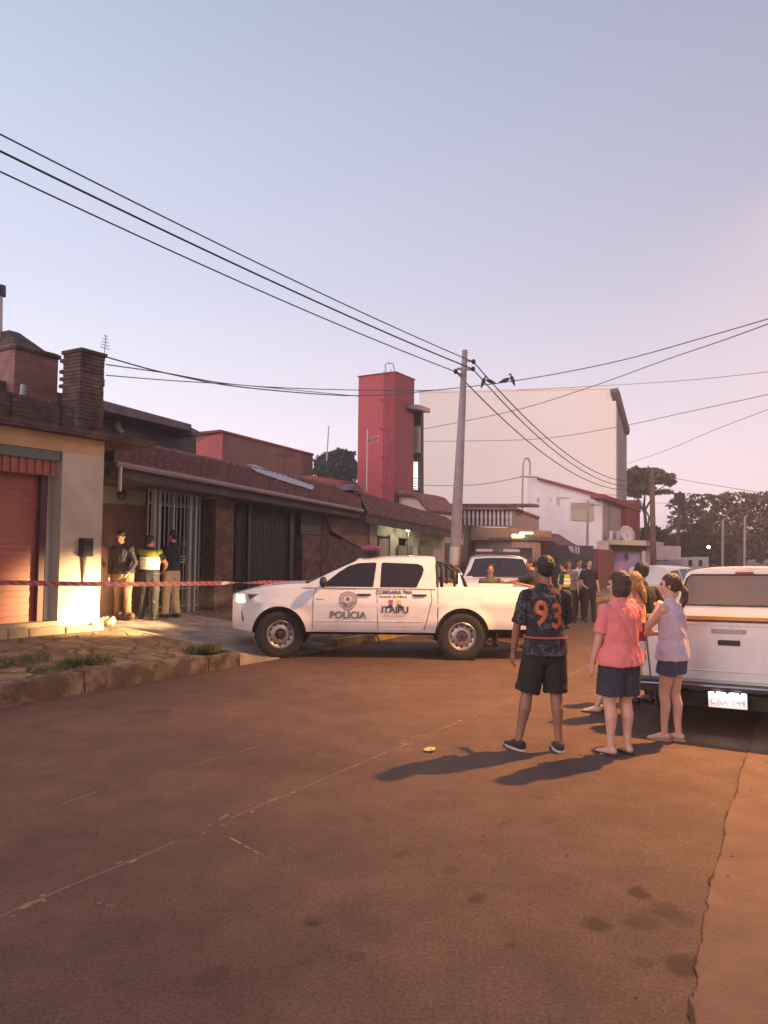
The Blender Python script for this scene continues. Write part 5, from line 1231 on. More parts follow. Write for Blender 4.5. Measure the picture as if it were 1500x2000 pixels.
def remeshed(mb, name, m, parent, vox, smooth_it=6, noise_amp=0, noise_s=8, smooth_f=.5, cut=None):
    o = mb.build(name, m)
    r_ = o.modifiers.new('r', 'REMESH'); r_.mode = 'VOXEL'; r_.voxel_size = vox; r_.use_smooth_shade = True
    s_ = o.modifiers.new('s', 'SMOOTH'); s_.factor = smooth_f; s_.iterations = smooth_it
    dg = bpy.context.evaluated_depsgraph_get(); me = bpy.data.meshes.new_from_object(o.evaluated_get(dg))
    old = o.data; o.modifiers.clear(); o.data = me; bpy.data.meshes.remove(old); me.name = name
    if not me.materials: me.materials.append(m)
    if noise_amp:
        for v, nn in zip(me.vertices, [v.normal.copy() for v in me.vertices]):
            q_ = Vector((v.co.x, v.co.y, v.co.z*(.5 if noise_amp > .005 else 1)+ (v.co.x*.8 if noise_amp > .005 else 0))); v.co += nn*noise_amp*(mnoise.noise(q_*noise_s) + .6*(1-2*abs(mnoise.noise(q_*noise_s*1.9))) - .3)
    if cut:
        bm = bmesh.new(); bm.from_mesh(me); bmesh.ops.delete(bm, geom=[f for f in bm.faces if cut(f.calc_center_median())], context='FACES'); bm.to_mesh(me); bm.free()
    for p in me.polygons: p.use_smooth = True
    o.parent = parent; return o
def ik(a, b, l1, l2, hint):
    d = b-a; L_ = min(d.length, (l1+l2)*.995); d.normalize(); x = (l1*l1-l2*l2+L_*L_)/(2*L_); h = math.sqrt(max(1e-6, l1*l1-x*x))
    hv = (hint - d*hint.dot(d)).normalized(); return a + d*x + hv*h, a + d*L_
def person(lab, loc, yaw, h=1.72, feet=((-.11, .0), (.11, .0)), toe=(8, -8), hands=None, hints=None, headyaw=0, headtilt=0, lean=0, side=0, hip_off=(0, 0), skin='skin', hair='short', hairm='hair_black',
           shirt=None, hem=.92, sleeve=.75, top_fit=1.0, pants=None, pantlen=.08, pant_w=1.0, shoes='shoe', shoem=None, female=False, bulk=1.0, vox=.009, group=None, cap=None, extra=None, fingers=True, knee_fwd=.03, skirt=False):
    t = empty('person', loc, yaw, lab, 'person', group); k = h/1.75; V3 = Vector
    sk = M[skin]; bw = bulk
    def T(p): return V3(p)*k
    hipc = V3((hip_off[0], hip_off[1], .93)); ch = hipc + V3((side*.25, lean*.28, .30)); shc = hipc + V3((side*.5, lean*.5, .50)); nk = shc + V3((0, .00+lean*.05, .062)); hd = nk + V3((side*.05, .015+lean*.12, .150))
    sw = (.178 if not female else .155)*(.5+.5*bw); hwid = .088*(.6+.4*bw)
    body = MB()
    tor = [hipc+V3((0, 0, -.06)), hipc+V3((0, .0, .03)), hipc.lerp(ch, .5)+V3((0, .01, 0)), ch, ch.lerp(shc, .55), shc+V3((0, 0, -.02)), shc+V3((0, 0, .04))]
    rw = [(.155, .105), (.168, .118), (.135 if not female else .125, .10), (.155, .112), (.165, .11), (.14, .085), (.075, .06)]
    if female: rw[1] = (.178, .125)
    rw = [(a*bw, b*(bw*1.02)) for a, b in rw]
    limb(body, [T(p) for p in tor], [(a*k, b*k) for a, b in rw], 20)
    limb(body, [T(shc+V3((0, 0, .02))), T(nk), T(hd+V3((0, -.01, -.06)))], [.070*k, .060*k, .056*k])
    legs = []
    for i, sg in enumerate((-1, 1)):
        hj = hipc + V3((sg*hwid, 0, -.04)); an = V3((feet[i][0], feet[i][1], .085)); kf = knee_fwd if not isinstance(knee_fwd, tuple) else knee_fwd[i]
        kn = hj.lerp(an, .49) + V3((0, kf, 0)); legs.append((hj, kn, an))
        m1 = hj.lerp(kn, .45); c1 = kn.lerp(an, .3) + V3((0, -.018, 0))
        limb(body, [T(hj), T(m1), T(kn), T(c1), T(kn.lerp(an, .7)), T(an)], [.092*k*bw, .078*k*bw, .056*k*(.6+.4*bw), .056*k*(.5+.5*bw), .040*k, .035*k])
        ta = R(toe[i]); fd_ = V3((-math.sin(ta), math.cos(ta), 0))
        limb(body, [T(an+V3((0, 0, -.035))-fd_*.035), T(an+V3((0, 0, -.040))+fd_*.05), T(an+V3((0, 0, -.058))+fd_*.12), T(an+V3((0, 0, -.064))+fd_*.165)], [(.032*k, .035*k), (.038*k, .036*k), (.042*k, .022*k), (.036*k, .016*k)], ref=V3((0, 0, 1)).cross(fd_).cross(fd_))
    arms = []
    hands = hands or [(-.27, .05, .80), (.27, .05, .80)]; hints = hints or [(-.5, -.7, 0), (.5, -.7, 0)]
    for i, sg in enumerate((-1, 1)):
        sj = shc + V3((sg*sw, 0, -.035)); el, wr = ik(sj, V3(hands[i]), .285, .25, V3(hints[i])); arms.append((sj, el, wr))
        body.ball(T(sj), V3((.058, .058, .062))*k*(.5+.5*bw))
        limb(body, [T(sj), T(sj.lerp(el, .5)), T(el), T(el.lerp(wr, .25)), T(wr)], [.052*k*(.4+.6*bw), .045*k*(.4+.6*bw), .037*k, .037*k, .025*k])
        d = (wr-el).normalized(); inner = V3((-sg, .25, 0)); nrm = (inner - d*inner.dot(d)).normalized(); lat = d.cross(nrm).normalized()
        if lat.y < 0: lat = -lat
        pc = wr + d*.045
        limb(body, [T(wr), T(pc), T(wr+d*.085)], [(.026*k, .018*k), (.036*k, .016*k), (.038*k, .013*k)], ref=nrm if abs(nrm.dot(d)) < .9 else V3((0, 0, 1)))
        if fingers:
            for q, (ln, of) in enumerate(((.062, .030), (.074, .010), (.068, -.011), (.052, -.030))):
                b0 = wr + d*.083 + lat*of; b1 = b0 + (d*.9+nrm*.28).normalized()*ln*.5; b2 = b1 + (d*.6+nrm*.75).normalized()*ln*.5
                limb(body, [T(b0-d*.01), T(b1), T(b2)], [.0088*k, .008*k, .007*k], 8, ref=lat)
            b0 = wr + d*.03 + lat*.026; b1 = b0 + (d*.6+lat*.8).normalized()*.035; b2 = b1 + (d*.95+nrm*.3).normalized()*.030
            limb(body, [T(b0), T(b1), T(b2)], [.0115*k, .0095*k, .008*k], 8, ref=nrm)
    # head
    Rh = Matrix.Rotation(R(headyaw), 3, 'Z') @ Matrix.Rotation(R(headtilt), 3, 'X')
    def H(x, y, z): return T(hd + Rh @ V3((x, y, z)))
    hb = MB(); hb.ball((0, -.012, .030), (.076, .096, .092), 18, 12); hb.ball((0, .012, -.03), (.060, .078, .082), 16, 10); hb.ball((0, .055, -.082), (.030, .026, .024), 10, 8)
    limb(hb, [V3((0, .086, .012)), V3((0, .104, -.022))], [.009, .014], 8); hb.ball((0, .086, .030), (.046, .012, .010), 10, 6); hb.ball((0, .086, -.052), (.022, .011, .009), 10, 6)
    for sg in (-1, 1): hb.ball((sg*.077, -.008, -.004), (.010, .018, .032), 10, 8); hb.ball((sg*.036, .062, -.02), (.022, .022, .020), 8, 6)
    hb.xf(Matrix.Identity(4)); hb.v = [T(hd + Rh @ v) for v in hb.v]; body.add(hb.v, hb.f)
    bo = remeshed(body, 'body', sk, t, vox, 5)
    mb = MB()
    for sg in (-1, 1): MB.ball(mb, H(sg*.031, .079, .012), .0115*k, 8, 6)
    mb.build('eyes', M['black'], t, smooth=True)
    # hair
    hm = MB(); hv = M[hairm]
    if hair in ('short', 'bob', 'long', 'tied'):
        e_ = {'short': .007, 'bob': .021, 'long': .020, 'tied': .013}[hair]
        hm.ball((0, -.022, .040), (.078+e_, .092+e_, .090+e_), 18, 12)
        if hair == 'short': hm.ball((0, -.045, -.01), (.070, .062, .060), 14, 10)
        if hair == 'bob':
            hm.ball((0, -.045, -.03), (.098, .078, .10), 16, 10)
            for sg in (-1, 1): hm.ball((sg*.070, -.005, -.035), (.028, .058, .095), 10, 8)
        if hair == 'long':
            hm.ball((0, -.05, -.03), (.095, .075, .10), 16, 10); limb(hm, [V3((0, -.075, -.02)), V3((0, -.105, -.14)), V3((0, -.10, -.25))], [(.085, .05), (.085, .04), (.05, .02)])
            for sg in (-1, 1): limb(hm, [V3((sg*.07, -.01, .03)), V3((sg*.085, .0, -.07)), V3((sg*.075, .01, -.17))], [.03, .03, .02], 8)
        if hair == 'tied':
            hm.ball((0, -.05, .0), (.080, .065, .075), 14, 10); hm.ball((0, -.118, .01), (.032, .03, .032), 10, 8); limb(hm, [V3((0, -.12, .005)), V3((0, -.165, -.05)), V3((0, -.165, -.15)), V3((0, -.15, -.22))], [.030, .040, .035, .012])
        def face(c):   # keep the face free
            p = Rh.inverted() @ (c/k - hd)
            lim = .038 if hair == 'short' else .042
            return (p.y > .052 and p.z < .062) or (p.y > .018 and p.z < -.01 and hair in ('short', 'tied')) or (hair != 'short' and p.y > .04 and p.z < .05)
        hm.v = [T(hd + Rh @ v) for v in hm.v]
        remeshed(hm, 'hair', hv, t, max(vox, .007), 2, .0035, 60, cut=face)
    if cap:
        cm = MB(); cm.ball((0, -.012, .062), (.094, .112, .082), 18, 10); cm.box((0, .115, .055), (.13, .10, .012)); cm.v = [T(hd + Rh @ v) for v in cm.v]; remeshed(cm, 'cap', cap, t, .009, 3)
    # clothes
    so_ = None
    if shirt:
        sm = MB(); f_ = top_fit; z0 = hem
        lo = hipc + V3((0, 0, z0-.93)); mid = hipc.lerp(ch, .5)
        rad = lambda i, e: ((rw[i][0]+e*f_)*k, (rw[i][1]+e*f_)*k)
        limb(sm, [T(lo), T(lo.lerp(mid, .5)), T(mid), T(ch), T(ch.lerp(shc, .55)), T(shc+V3((0, 0, -.015))), T(shc+V3((0, 0, .045)))], [rad(1, .038), rad(1, .028), rad(2, .035), rad(3, .022), rad(4, .020), rad(5, .020), rad(6, .006)], 22, flat0=True)
        if sleeve > 0:
            for (sj, el, wr) in arms:
                sm.ball(T(sj), .072*k*(.5+.5*bw))
                if sleeve <= 1: e1 = sj.lerp(el, sleeve); limb(sm, [T(sj), T(sj.lerp(e1, .6)), T(e1)], [.068*k*(.4+.6*bw), .066*k*(.4+.6*bw), .068*k*(.4+.6*bw)], 14, flat1=True)
                else: e1 = el.lerp(wr, sleeve-1); limb(sm, [T(sj), T(sj.lerp(el, .5)), T(el), T(e1)], [.066*k, .06*k, .052*k, .042*k], 14, flat1=True)
        so_ = remeshed(sm, 'shirt', shirt, t, vox, 4, .013, 8)
    if pants:
        pm = MB(); wv = pant_w
        limb(pm, [T(hipc+V3((0, 0, -.07))), T(hipc+V3((0, 0, .0))), T(hipc+V3((0, .0, .10)))], [((rw[0][0]+.018)*k, (rw[0][1]+.018)*k), ((rw[1][0]+.016)*k, (rw[1][1]+.014)*k), ((rw[2][0]+.02)*k, (rw[2][1]+.014)*k)], 20)
        for hj, kn, an in legs:
            if pantlen > .42: e1 = hj.lerp(kn, min(1, (.89-pantlen)/.42)) ; ptsl = [hj, hj.lerp(e1, .5), e1]; rl = [.105*bw, (.088*bw+.012)*wv, (.082*bw+.020)*wv]
            else: e1 = kn.lerp(an, (.50-pantlen)/.42); ptsl = [hj, hj.lerp(kn, .5), kn, kn.lerp(an, .4), e1]; rl = [.104*bw, .092*bw*wv, .074*wv, .068*wv, .062*wv]
            limb(pm, [T(p) for p in ptsl], [q*k for q in rl], 16, flat1=True)
        remeshed(pm, 'trousers' if pantlen < .42 else 'shorts', pants, t, vox, 4, .011, 9)
    if shoes:
        for i, (hj, kn, an) in enumerate(legs):
            ta = R(toe[i]); fd_ = V3((-math.sin(ta), math.cos(ta), 0)); ref = V3((0, 0, 1)); b = MB()
            if shoes == 'flipflop':
                c = T(an+fd_*.055); n = 16; lt_ = fd_.cross(V3((0, 0, 1)))
                rg = [[V3((c.x, c.y, z)) + fd_*k*(.135*math.cos(2*math.pi*j/n)) + lt_*k*(.046*(1+.15*math.cos(2*math.pi*j/n)))*math.sin(2*math.pi*j/n) for j in range(n)] for z in (.003, .019)]
                b.rings(rg); so2 = b.build('sandal', shoem or M['black'], t)
                MB().tube([T(an+fd_*.13+V3((0,0,-.062))), T(an+fd_*.08+lt_*.03+V3((0,0,-.035))), T(an+fd_*.03+lt_*.045+V3((0,0,-.07)))], .006, 5).build('strap', shoem or M['black'], so2)
            else:
                limb(b, [T(an+V3((0, 0, -.035))-fd_*.045), T(an+V3((0, 0, -.032))+fd_*.04), T(an+V3((0, 0, -.052))+fd_*.12), T(an+V3((0, 0, -.058))+fd_*.185)], [(.045*k, .047*k), (.048*k, .048*k), (.050*k, .030*k), (.040*k, .024*k)], 12, ref=V3((0, 0, 1)).cross(fd_).cross(fd_))
                if shoes == 'boot': limb(b, [T(an+V3((0, 0, -.03))), T(an+V3((0, 0, .14)))], [.05*k, .05*k])
                so2 = remeshed(b, 'shoe', shoem or M['black'], t, vox, 3)
                c = T(an+fd_*.065); n = 18; lt_ = fd_.cross(V3((0, 0, 1)))
                MB().rings([[V3((c.x, c.y, z)) + fd_*k*(.150*math.cos(2*math.pi*j/n)) + lt_*k*.052*math.sin(2*math.pi*j/n) for j in range(n)] for z in (.002, .022)]).build('sole', M['trim'] if shoems(shoem) else M['box_white'], so2)
    t['_k'] = k; info = dict(root=t, k=k, T=T, H=H, arms=arms, legs=legs, hip=hipc, ch=ch, sh=shc, nk=nk, hd=hd, rw=rw, shirt=so_, body=bo); del t['_k']
    return info
def shoems(m): return m is None
def project(info, name, vs, fs, cx, cz, target, m, parent, diry=1, off=.004, subdiv=2):
    """wrap flat lettering on the back (diry=1) or chest of a garment"""
    bm = bmesh.new(); bv = [bm.verts.new(v) for v in vs]
    for f in fs:
        try: bm.faces.new([bv[i] for i in f])
        except ValueError: pass
    for _ in range(subdiv): bmesh.ops.triangulate(bm, faces=bm.faces[:]); bmesh.ops.subdivide_edges(bm, edges=[e for e in bm.edges if e.calc_length() > .02], cuts=1)
    bmesh.ops.triangulate(bm, faces=bm.faces[:])
    tr_ = BVHTree.FromPolygons([v.co for v in target.data.vertices], [tuple(p.vertices) for p in target.data.polygons])
    for v in bm.verts:
        x, z = cx+v.co.x*diry, cz+v.co.y; hit = tr_.ray_cast(Vector((x, -1.0*diry, z)), Vector((0, diry, 0)))
        y = hit[0].y if hit[0] else 0; v.co = Vector((x, y-off*diry, z))
    me = bpy.data.meshes.new(name); bm.to_mesh(me); bm.free(); me.materials.append(m); o = bpy.data.objects.new(name, me); COL.objects.link(o); o.parent = parent; return o
def band(info, name, z0, z1, e, m, parent, n=28, cut=None):
    """a strip of cloth round the torso between two heights (fractions of the 1.75 m figure)"""
    k = info['k']; T = info['T']; hip, ch, sh = info['hip'], info['ch'], info['sh']; rw = info['rw']; rg = []
    st = [(hip.z, hip, rw[1]), (hip.lerp(ch, .5).z, hip.lerp(ch, .5), rw[2]), (ch.z, ch, rw[3]), (ch.lerp(sh, .55).z, ch.lerp(sh, .55), rw[4]), (sh.z-.01, sh, rw[5]), (sh.z+.05, sh+Vector((0,0,.05)), rw[6])]
    for q in range(9):
        z = z0+(z1-z0)*q/8; j = max([0]+[i for i in range(len(st)-1) if st[i][0] <= z]); a, b = st[j], st[min(j+1, len(st)-1)]; t_ = 0 if b[0] == a[0] else min(1, max(0, (z-a[0])/(b[0]-a[0])))
        c = a[1].lerp(b[1], t_); rx = a[2][0]+(b[2][0]-a[2][0])*t_+e; ry = a[2][1]+(b[2][1]-a[2][1])*t_+e
        rg.append([T(Vector((c.x+rx*math.cos(2*math.pi*i/n), c.y+ry*math.sin(2*math.pi*i/n), z))) for i in range(n)])
    o = MB().rings(rg, caps=False).build(name, m, parent, smooth=True); s_ = o.modifiers.new('t', 'SOLIDIFY'); s_.thickness = .006; return o

# ---- man with the 93 jersey
def camo(name, base, c2, sc):
    m = mat(name, base, .85, bump=.8, bscale=9); t = m.node_tree; b = t.nodes['Principled BSDF']; L = t.links.new
    tcn = t.nodes.new('ShaderNodeTexCoord'); n = t.nodes.new('ShaderNodeTexNoise'); n.inputs['Scale'].default_value = sc; n.inputs['Distortion'].default_value = 1.5; n.inputs['Detail'].default_value = 3; L(tcn.outputs['Object'], n.inputs['Vector'])
    r = t.nodes.new('ShaderNodeValToRGB'); r.color_ramp.interpolation = 'CONSTANT'; e = r.color_ramp.elements; e[0].color = (*base, 1); e[1].color = (*c2, 1); e[1].position = .54
    x = r.color_ramp.elements.new(.62); x.color = (*base, 1); L(n.outputs['Fac'], r.inputs[0]); L(r.outputs[0], b.inputs['Base Color']); return m
jersey = camo('dark_jersey', (.020, .018, .022), (.075, .070, .085), 9)
p_ = PG(1053, 1464); 
A1 = person('man in black jersey with orange number 93 and black shorts, back to camera', (p_.x, p_.y, 0), R(2), 1.765, feet=((-.19, -.01), (.17, -.05)), toe=(22, -4), hip_off=(.055, 0),
    hands=[(-.235, .06, .84), (.20, .36, 1.12)], hints=[(-1, -.5, 0), (.5, -.8, -.6)], headyaw=8, skin='skin_dark', shirt=jersey, hem=.86, sleeve=.92, top_fit=1.05, pants=cloth('black_shorts', (.016, .014, .015), .2), pantlen=.50, pant_w=1.12, bulk=1.0, vox=.0075, shoes='shoe', shoem=cloth('dark_shoes', (.035, .028, .026)))
nm = mat('orange_number', (.62, .15, .05), .7, col2=(.40, .09, .04), vscale=14)
for ch_, dx, dz in (('9', -.010, .005), ('3', .135, -.020)):
    vs, fs = text_geo(ch_, .31, .007); project(A1, 'number_digit', [Vector((v.x*.80, v.y, 0)) for v in vs], fs, dx, 1.245+dz, A1['shirt'], nm, A1['shirt'], 1, .004)
vs = [Vector((x, y, 0)) for y in (-.012, .012) for x in [q*.012-.048 for q in range(9)]]; fs = [(i, i+1, i+10, i+9) for i in range(8)]
project(A1, 'name_print', vs, fs, .07, 1.415, A1['shirt'], mat('print_grey', (.13, .10, .10), .8), A1['shirt'], 1, .004, 1)
band(A1, 'hem_stripe', 1.020, 1.036, .058, mat('stripe_red', (.36, .09, .07), .8), A1['shirt'])

# ---- woman in the pink polo
p_ = PG(1211, 1474)
A2 = person('woman in pink polo shirt and navy shorts, brown bobbed hair, seen from behind looking left', (p_.x, p_.y, 0), R(22), 1.625, feet=((-.105, .0), (.095, -.0)), toe=(12, -4),
    hands=[(-.27, .10, .80), (.25, .14, .80)], hints=[(-.6, -.8, 0), (.6, -.7, 0)], headyaw=38, headtilt=-4, skin='skin_pale', hair='bob', hairm='hair_brown', shirt=cloth('pink_polo', (.72, .20, .19), .08), hem=.87, sleeve=.78, top_fit=1.1, pants=cloth('navy_shorts', (.035, .035, .055), .15), pantlen=.56, pant_w=1.12, bulk=1.17, female=True, vox=.0075, shoes='flipflop')
# ---- woman in the lilac vest
p_ = PG(1317, 1448)
A3 = person('woman in lilac top and denim shorts, dark tied hair, hand raised to her chin', (p_.x, p_.y, 0), R(42), 1.60, feet=((-.055, .08), (.055, -.02)), toe=(14, 4), hip_off=(.0, .01),
    hands=[(.02, .20, 1.38), (.02, .22, 1.12)], hints=[(-.7, .25, -1), (.8, -.4, -.6)], headyaw=28, headtilt=4, lean=.03, skin='skin_pale', hair='tied', hairm='hair_brown', shirt=cloth('lilac_top', (.52, .42, .50), .08), hem=.86, sleeve=.0, top_fit=1.2, pants=cloth('denim_shorts', (.055, .065, .12), .25), pantlen=.70, pant_w=1.12, bulk=.97, female=True, vox=.0075, shoes='flipflop', shoem=mat('tan_sandal', (.42, .26, .18), .7))
# ---- fair-haired woman leaning behind the pink polo
p_ = PG(1236, 1398, 0)
A4 = person('fair-haired woman in peach top behind the woman in pink, legs stretched to the left', (p_.x, p_.y, 0), R(58), 1.58, feet=((-.10, .42), (.08, .36)), toe=(6, -6), hip_off=(0, -.02),
    hands=[(-.24, .12, .80), (.24, .10, .80)], headyaw=10, headtilt=-12, skin='skin_pale', hair='long', hairm='hair_blond', shirt=cloth('peach_top', (.68, .27, .17), .10), hem=.86, sleeve=.4, pants=cloth('pale_denim', (.22, .22, .28), .2), pantlen=.60, female=True, bulk=1.0, vox=.010, shoes='flipflop', shoem=mat('dark_sandal', (.05, .035, .03), .7))
# ---- man in dark cap behind them
p_ = PG(1254, 1375, 0)
A5 = person('man in dark shirt with thick black hair, farthest back beside the white pickup', (p_.x, p_.y, 0), R(20), 1.70, skin='skin', hair='short', hairm='hair_black', shirt=cloth('black_tee', (.022, .018, .02)), hem=.88, sleeve=.7, pants=cloth('dark_jeans', (.03, .035, .055)), pantlen=.10, bulk=1.08, vox=.011, headyaw=15,
    hands=[(-.22, .16, .84), (.34, .20, .98)])
# ---- officer pointing, and the man he talks to
navy = cloth('navy_uniform', (.022, .020, .030)); navy2 = cloth('navy_trousers', (.020, .020, .028)); khaki = cloth('khaki_trousers', (.42, .30, .17), .1)
p_ = PX(1036, 1200, 14.9)
A6 = person('officer in dark uniform stretching his arm to the left beyond the pickup bed', (p_.x+.02, p_.y, 0), R(76), 1.71, hands=[(-.05, .50, 1.27), (.16, .48, 1.24)], hints=[(-.6, 0, -1), (.5, 0, -1)], skin='skin', shirt=navy, hem=.9, sleeve=.85, pants=navy2, pantlen=.1, vox=.011, shoes='boot', headyaw=6, bulk=1.04)
p_ = PX(957, 1200, 15.2)
A7 = person('man in grey-green shirt facing the camera between the two police vehicles', (p_.x, p_.y, 0), R(180), 1.58, skin='skin', shirt=cloth('grey_green_shirt', (.09, .085, .07)), hem=.9, sleeve=.8, pants=navy2, pantlen=.1, vox=.011, bulk=1.0)
# ---- group far down the street by the painted gate
far = [(1112, 20.6, 1.62, 170, 'person in dark shirt facing the camera in the far group by the painted gate', cloth('brown_grey_shirt', (.17, .15, .14)), navy2, .1, 'short', 'skin', .9),
       (1131, 21.4, 1.66, 200, 'person in white T-shirt and black trousers in the far group by the painted gate', cloth('white_tee', (.55, .50, .50)), navy2, .1, 'short', 'skin', .9),
       (1151, 20.8, 1.66, 185, 'person dressed all in dark clothes, rightmost in the far group by the painted gate', navy, navy2, .1, 'short', 'skin_pale', .9),
       (1102, 18.6, 1.60, 60, 'person in dark clothes and a lime reflective vest, half hidden behind the 93 jersey', navy, cloth('light_grey_trousers', (.30, .27, .28)), .1, 'short', 'skin', .9)]
fp = []
for x, Y, h, yw, lab, sh_, pn, pl_, hr, sk_, hm_ in far:
    p_ = PX(x, 1200, Y); fp.append(person(lab, (p_.x, p_.y, 0), R(yw), h, shirt=sh_, pants=pn, pantlen=pl_, hair=hr, skin=sk_, hem=hm_, vox=.014, group=None, hands=[(-.25, .1, .84), (.2, .2, 1.0)], feet=((-.12, .03), (.12, -.02))))
lime = mat('lime_vest', (.42, .50, .04), .7, var=.1)
def vest(info, ref_bands, lime_top=None, e=.044):
    v = band(info, 'reflective_vest', 1.10, 1.44, e, lime_top or lime, info['root'])
    for z0, z1 in ref_bands: band(info, 'reflective_strip', z0, z1, e+.007, M['reflex'], v)
    return v
vest(fp[3], [(1.18, 1.24), (1.28, 1.33)])

# ---- officers by the ochre wall
def standz(x, y):     # ground height under a pixel on the left apron
    z = .4
    for _ in range(12):
        p = PG(x, y, z); u, v, _z = toUV(p); z = gz(u, v)
    return PG(x, y, z)
p_ = standz(290, 1211)
B1 = person('officer in dark trousers with a lime and white reflective vest, back to the camera', p_, R(-6), 1.66, feet=((-.17, .0), (.15, -.06)), toe=(25, -12), hands=[(-.22, .22, 1.0), (.20, .26, 1.02)], hints=[(-1, -.5, 0), (1, -.5, 0)], skin='skin', shirt=navy, hem=.93, sleeve=.6, pants=navy2, pantlen=.06, pant_w=1.1, vox=.010, shoes='boot', headyaw=-35, bulk=1.08)
olive = mat('olive_lime', (.30, .33, .03), .8, var=.1)
v_ = band(B1, 'reflective_vest', 1.05, 1.46, .046, olive, B1['root'])
for sg in (-1, 1):
    sj = B1['arms'][0 if sg < 0 else 1][0]; vm = MB().ball(B1['T'](sj+Vector((0, 0, .01))), (.082, .085, .07)); vm.build('shoulder_cover', olive, v_, smooth=True)
for z0, z1 in ((1.06, 1.115), (1.125, 1.18), (1.19, 1.245), (1.255, 1.305)): band(B1, 'reflective_strip', z0, z1, .052, M['reflex'], v_)
band(B1, 'belt', .955, .99, .052, M['trim'], B1['root'])
p_ = standz(334, 1206)
B2 = person('officer in navy shirt and khaki trousers lit by the headlights, standing in profile', p_, R(62), 1.76, feet=((-.10, .05), (.12, -.05)), hands=[(-.12, .28, .98), (.12, .26, .96)], hints=[(-.8, -.8, 0), (.8, -.8, 0)], skin='skin', shirt=navy, hem=.95, sleeve=.8, pants=cloth('pale_khaki', (.55, .42, .26), .08), pantlen=.07, pant_w=1.05, vox=.010, shoes='boot', headyaw=8)
p_ = PV(241, 1150, -12.15); p_.z = gz(toUV(p_)[0], -12.15)
B3 = person('officer in black jacket and brown trousers standing nearest the ochre pillar', p_, R(170), 1.70, hands=[(-.20, .2, .92), (.24, .12, .84)], hints=[(-1, -.5, 0), (1, -.6, 0)], headtilt=-30, lean=.22, skin='skin_dark', shirt=navy, hem=.93, sleeve=1.85, pants=cloth('brown_trousers', (.22, .14, .09), .1), pantlen=.08, pant_w=1.05, bulk=1.15, vox=.011, shoes='boot')
for x, lab, yw in ((363, 'officer in reflective vest inside the barred porch, left one', 150), (392, 'officer in reflective vest inside the barred porch, right one', 210)):
    q = PV(x, 1070, -13.3); b = person(lab, (q.x, q.y, .43), R(yw), 1.66, skin='skin', shirt=cloth('dark_green_shirt', (.03, .035, .025)), hem=.93, sleeve=1.7, pants=navy2, pantlen=.07, vox=.014, shoes='boot'); vest(b, [(1.13, 1.17), (1.20, 1.235), (1.27, 1.30)], mat('green_vest', (.10, .13, .03), .8))

# ================================================================== tape, litter, weeds
tp_a = [PX(-260, 1133, 9.6), PX(0, 1137.5, 10.4), PX(120, 1140, 10.9), PX(260, 1141, 11.6), PX(400, 1139.5, 12.6), PX(520, 1137.5, 13.9), PX(640, 1137, 15.2), PX(880, 1130, b_.y-.3)]
b_tape = []
for i in range(len(tp_a)-1):
    p0 = tp_a[max(0, i-1)]; p1 = tp_a[i]; p2 = tp_a[i+1]; p3 = tp_a[min(len(tp_a)-1, i+2)]
    for k in range(60):
        t = k/60; b_tape.append(.5*((2*p1)+(p2-p0)*t+(2*p0-5*p1+4*p2-p3)*t*t+(-p0+3*p1-3*p2+p3)*t**3))
V, F, mi = [], [], []; s_ = 0; n = len(b_tape)
for i, p in enumerate(b_tape):
    s_ += (b_tape[i]-b_tape[i-1]).length if i else 0
    tw = .35*math.sin(s_*1.3)+.5*mnoise.noise(Vector((s_*1.5, 0, 0))) + (1.2*max(0, 1-abs(i-4.55*60)/22)); wd = .034
    d = (b_tape[min(i+1, n-1)]-b_tape[max(i-1, 0)]).normalized(); up = (Matrix.Rotation(tw, 3, d) @ Vector((0, 0, 1)))
    V += [p-up*wd, p+up*wd]
F = [(2*i, 2*i+2, 2*i+3, 2*i+1) for i in range(n-1)]
def tapemat():
    m = mat('barrier_tape_stripes', (.8, .3, .3), .35); t = m.node_tree; b = t.nodes['Principled BSDF']; L = t.links.new
    uv = t.nodes.new('ShaderNodeUVMap'); w_ = t.nodes.new('ShaderNodeTexWave'); w_.inputs['Scale'].default_value = 4.5; w_.bands_direction = 'DIAGONAL'; L(uv.outputs[0], w_.inputs['Vector'])
    r = t.nodes.new('ShaderNodeValToRGB'); r.color_ramp.elements[0].position = .45; r.color_ramp.elements[1].position = .55; r.color_ramp.elements[0].color = (.42, .07, .075, 1); r.color_ramp.elements[1].color = (.50, .22, .23, 1)
    L(w_.outputs['Fac'], r.inputs[0]); L(r.outputs[0], b.inputs['Base Color']); return m
tpo = mesh('barrier_tape', V, F, tapemat(), smooth=True); uvl = tpo.data.uv_layers.new(name='uv'); cum = [0]
for i in range(1, n): cum.append(cum[-1]+(b_tape[i]-b_tape[i-1]).length)
for p in tpo.data.polygons:
    for li in p.loop_indices: vi = tpo.data.loops[li].vertex_index; uvl.data[li].uv = (cum[vi//2]*1.0, (vi % 2)*.09)
tag(tpo, 'red and white striped barrier tape stretched across the left side of the street', 'barrier tape')
p_ = PG(840, 1468); mb = MB()
V = [Vector((p_.x+math.cos(q)*.055*random.uniform(.7, 1.2), p_.y+math.sin(q)*.045*random.uniform(.7, 1.2), .012+.02*random.random())) for q in [2*math.pi*k/11 for k in range(11)]]
V.append(p_+Vector((0, 0, .045))); o = mesh('paper_litter', V, [(i, (i+1) % 11, 11) for i in range(11)], mat('yellow_paper', (.62, .50, .16), .7)); tag(o, 'crumpled scrap of yellow paper on the asphalt left of the jersey man', 'litter')
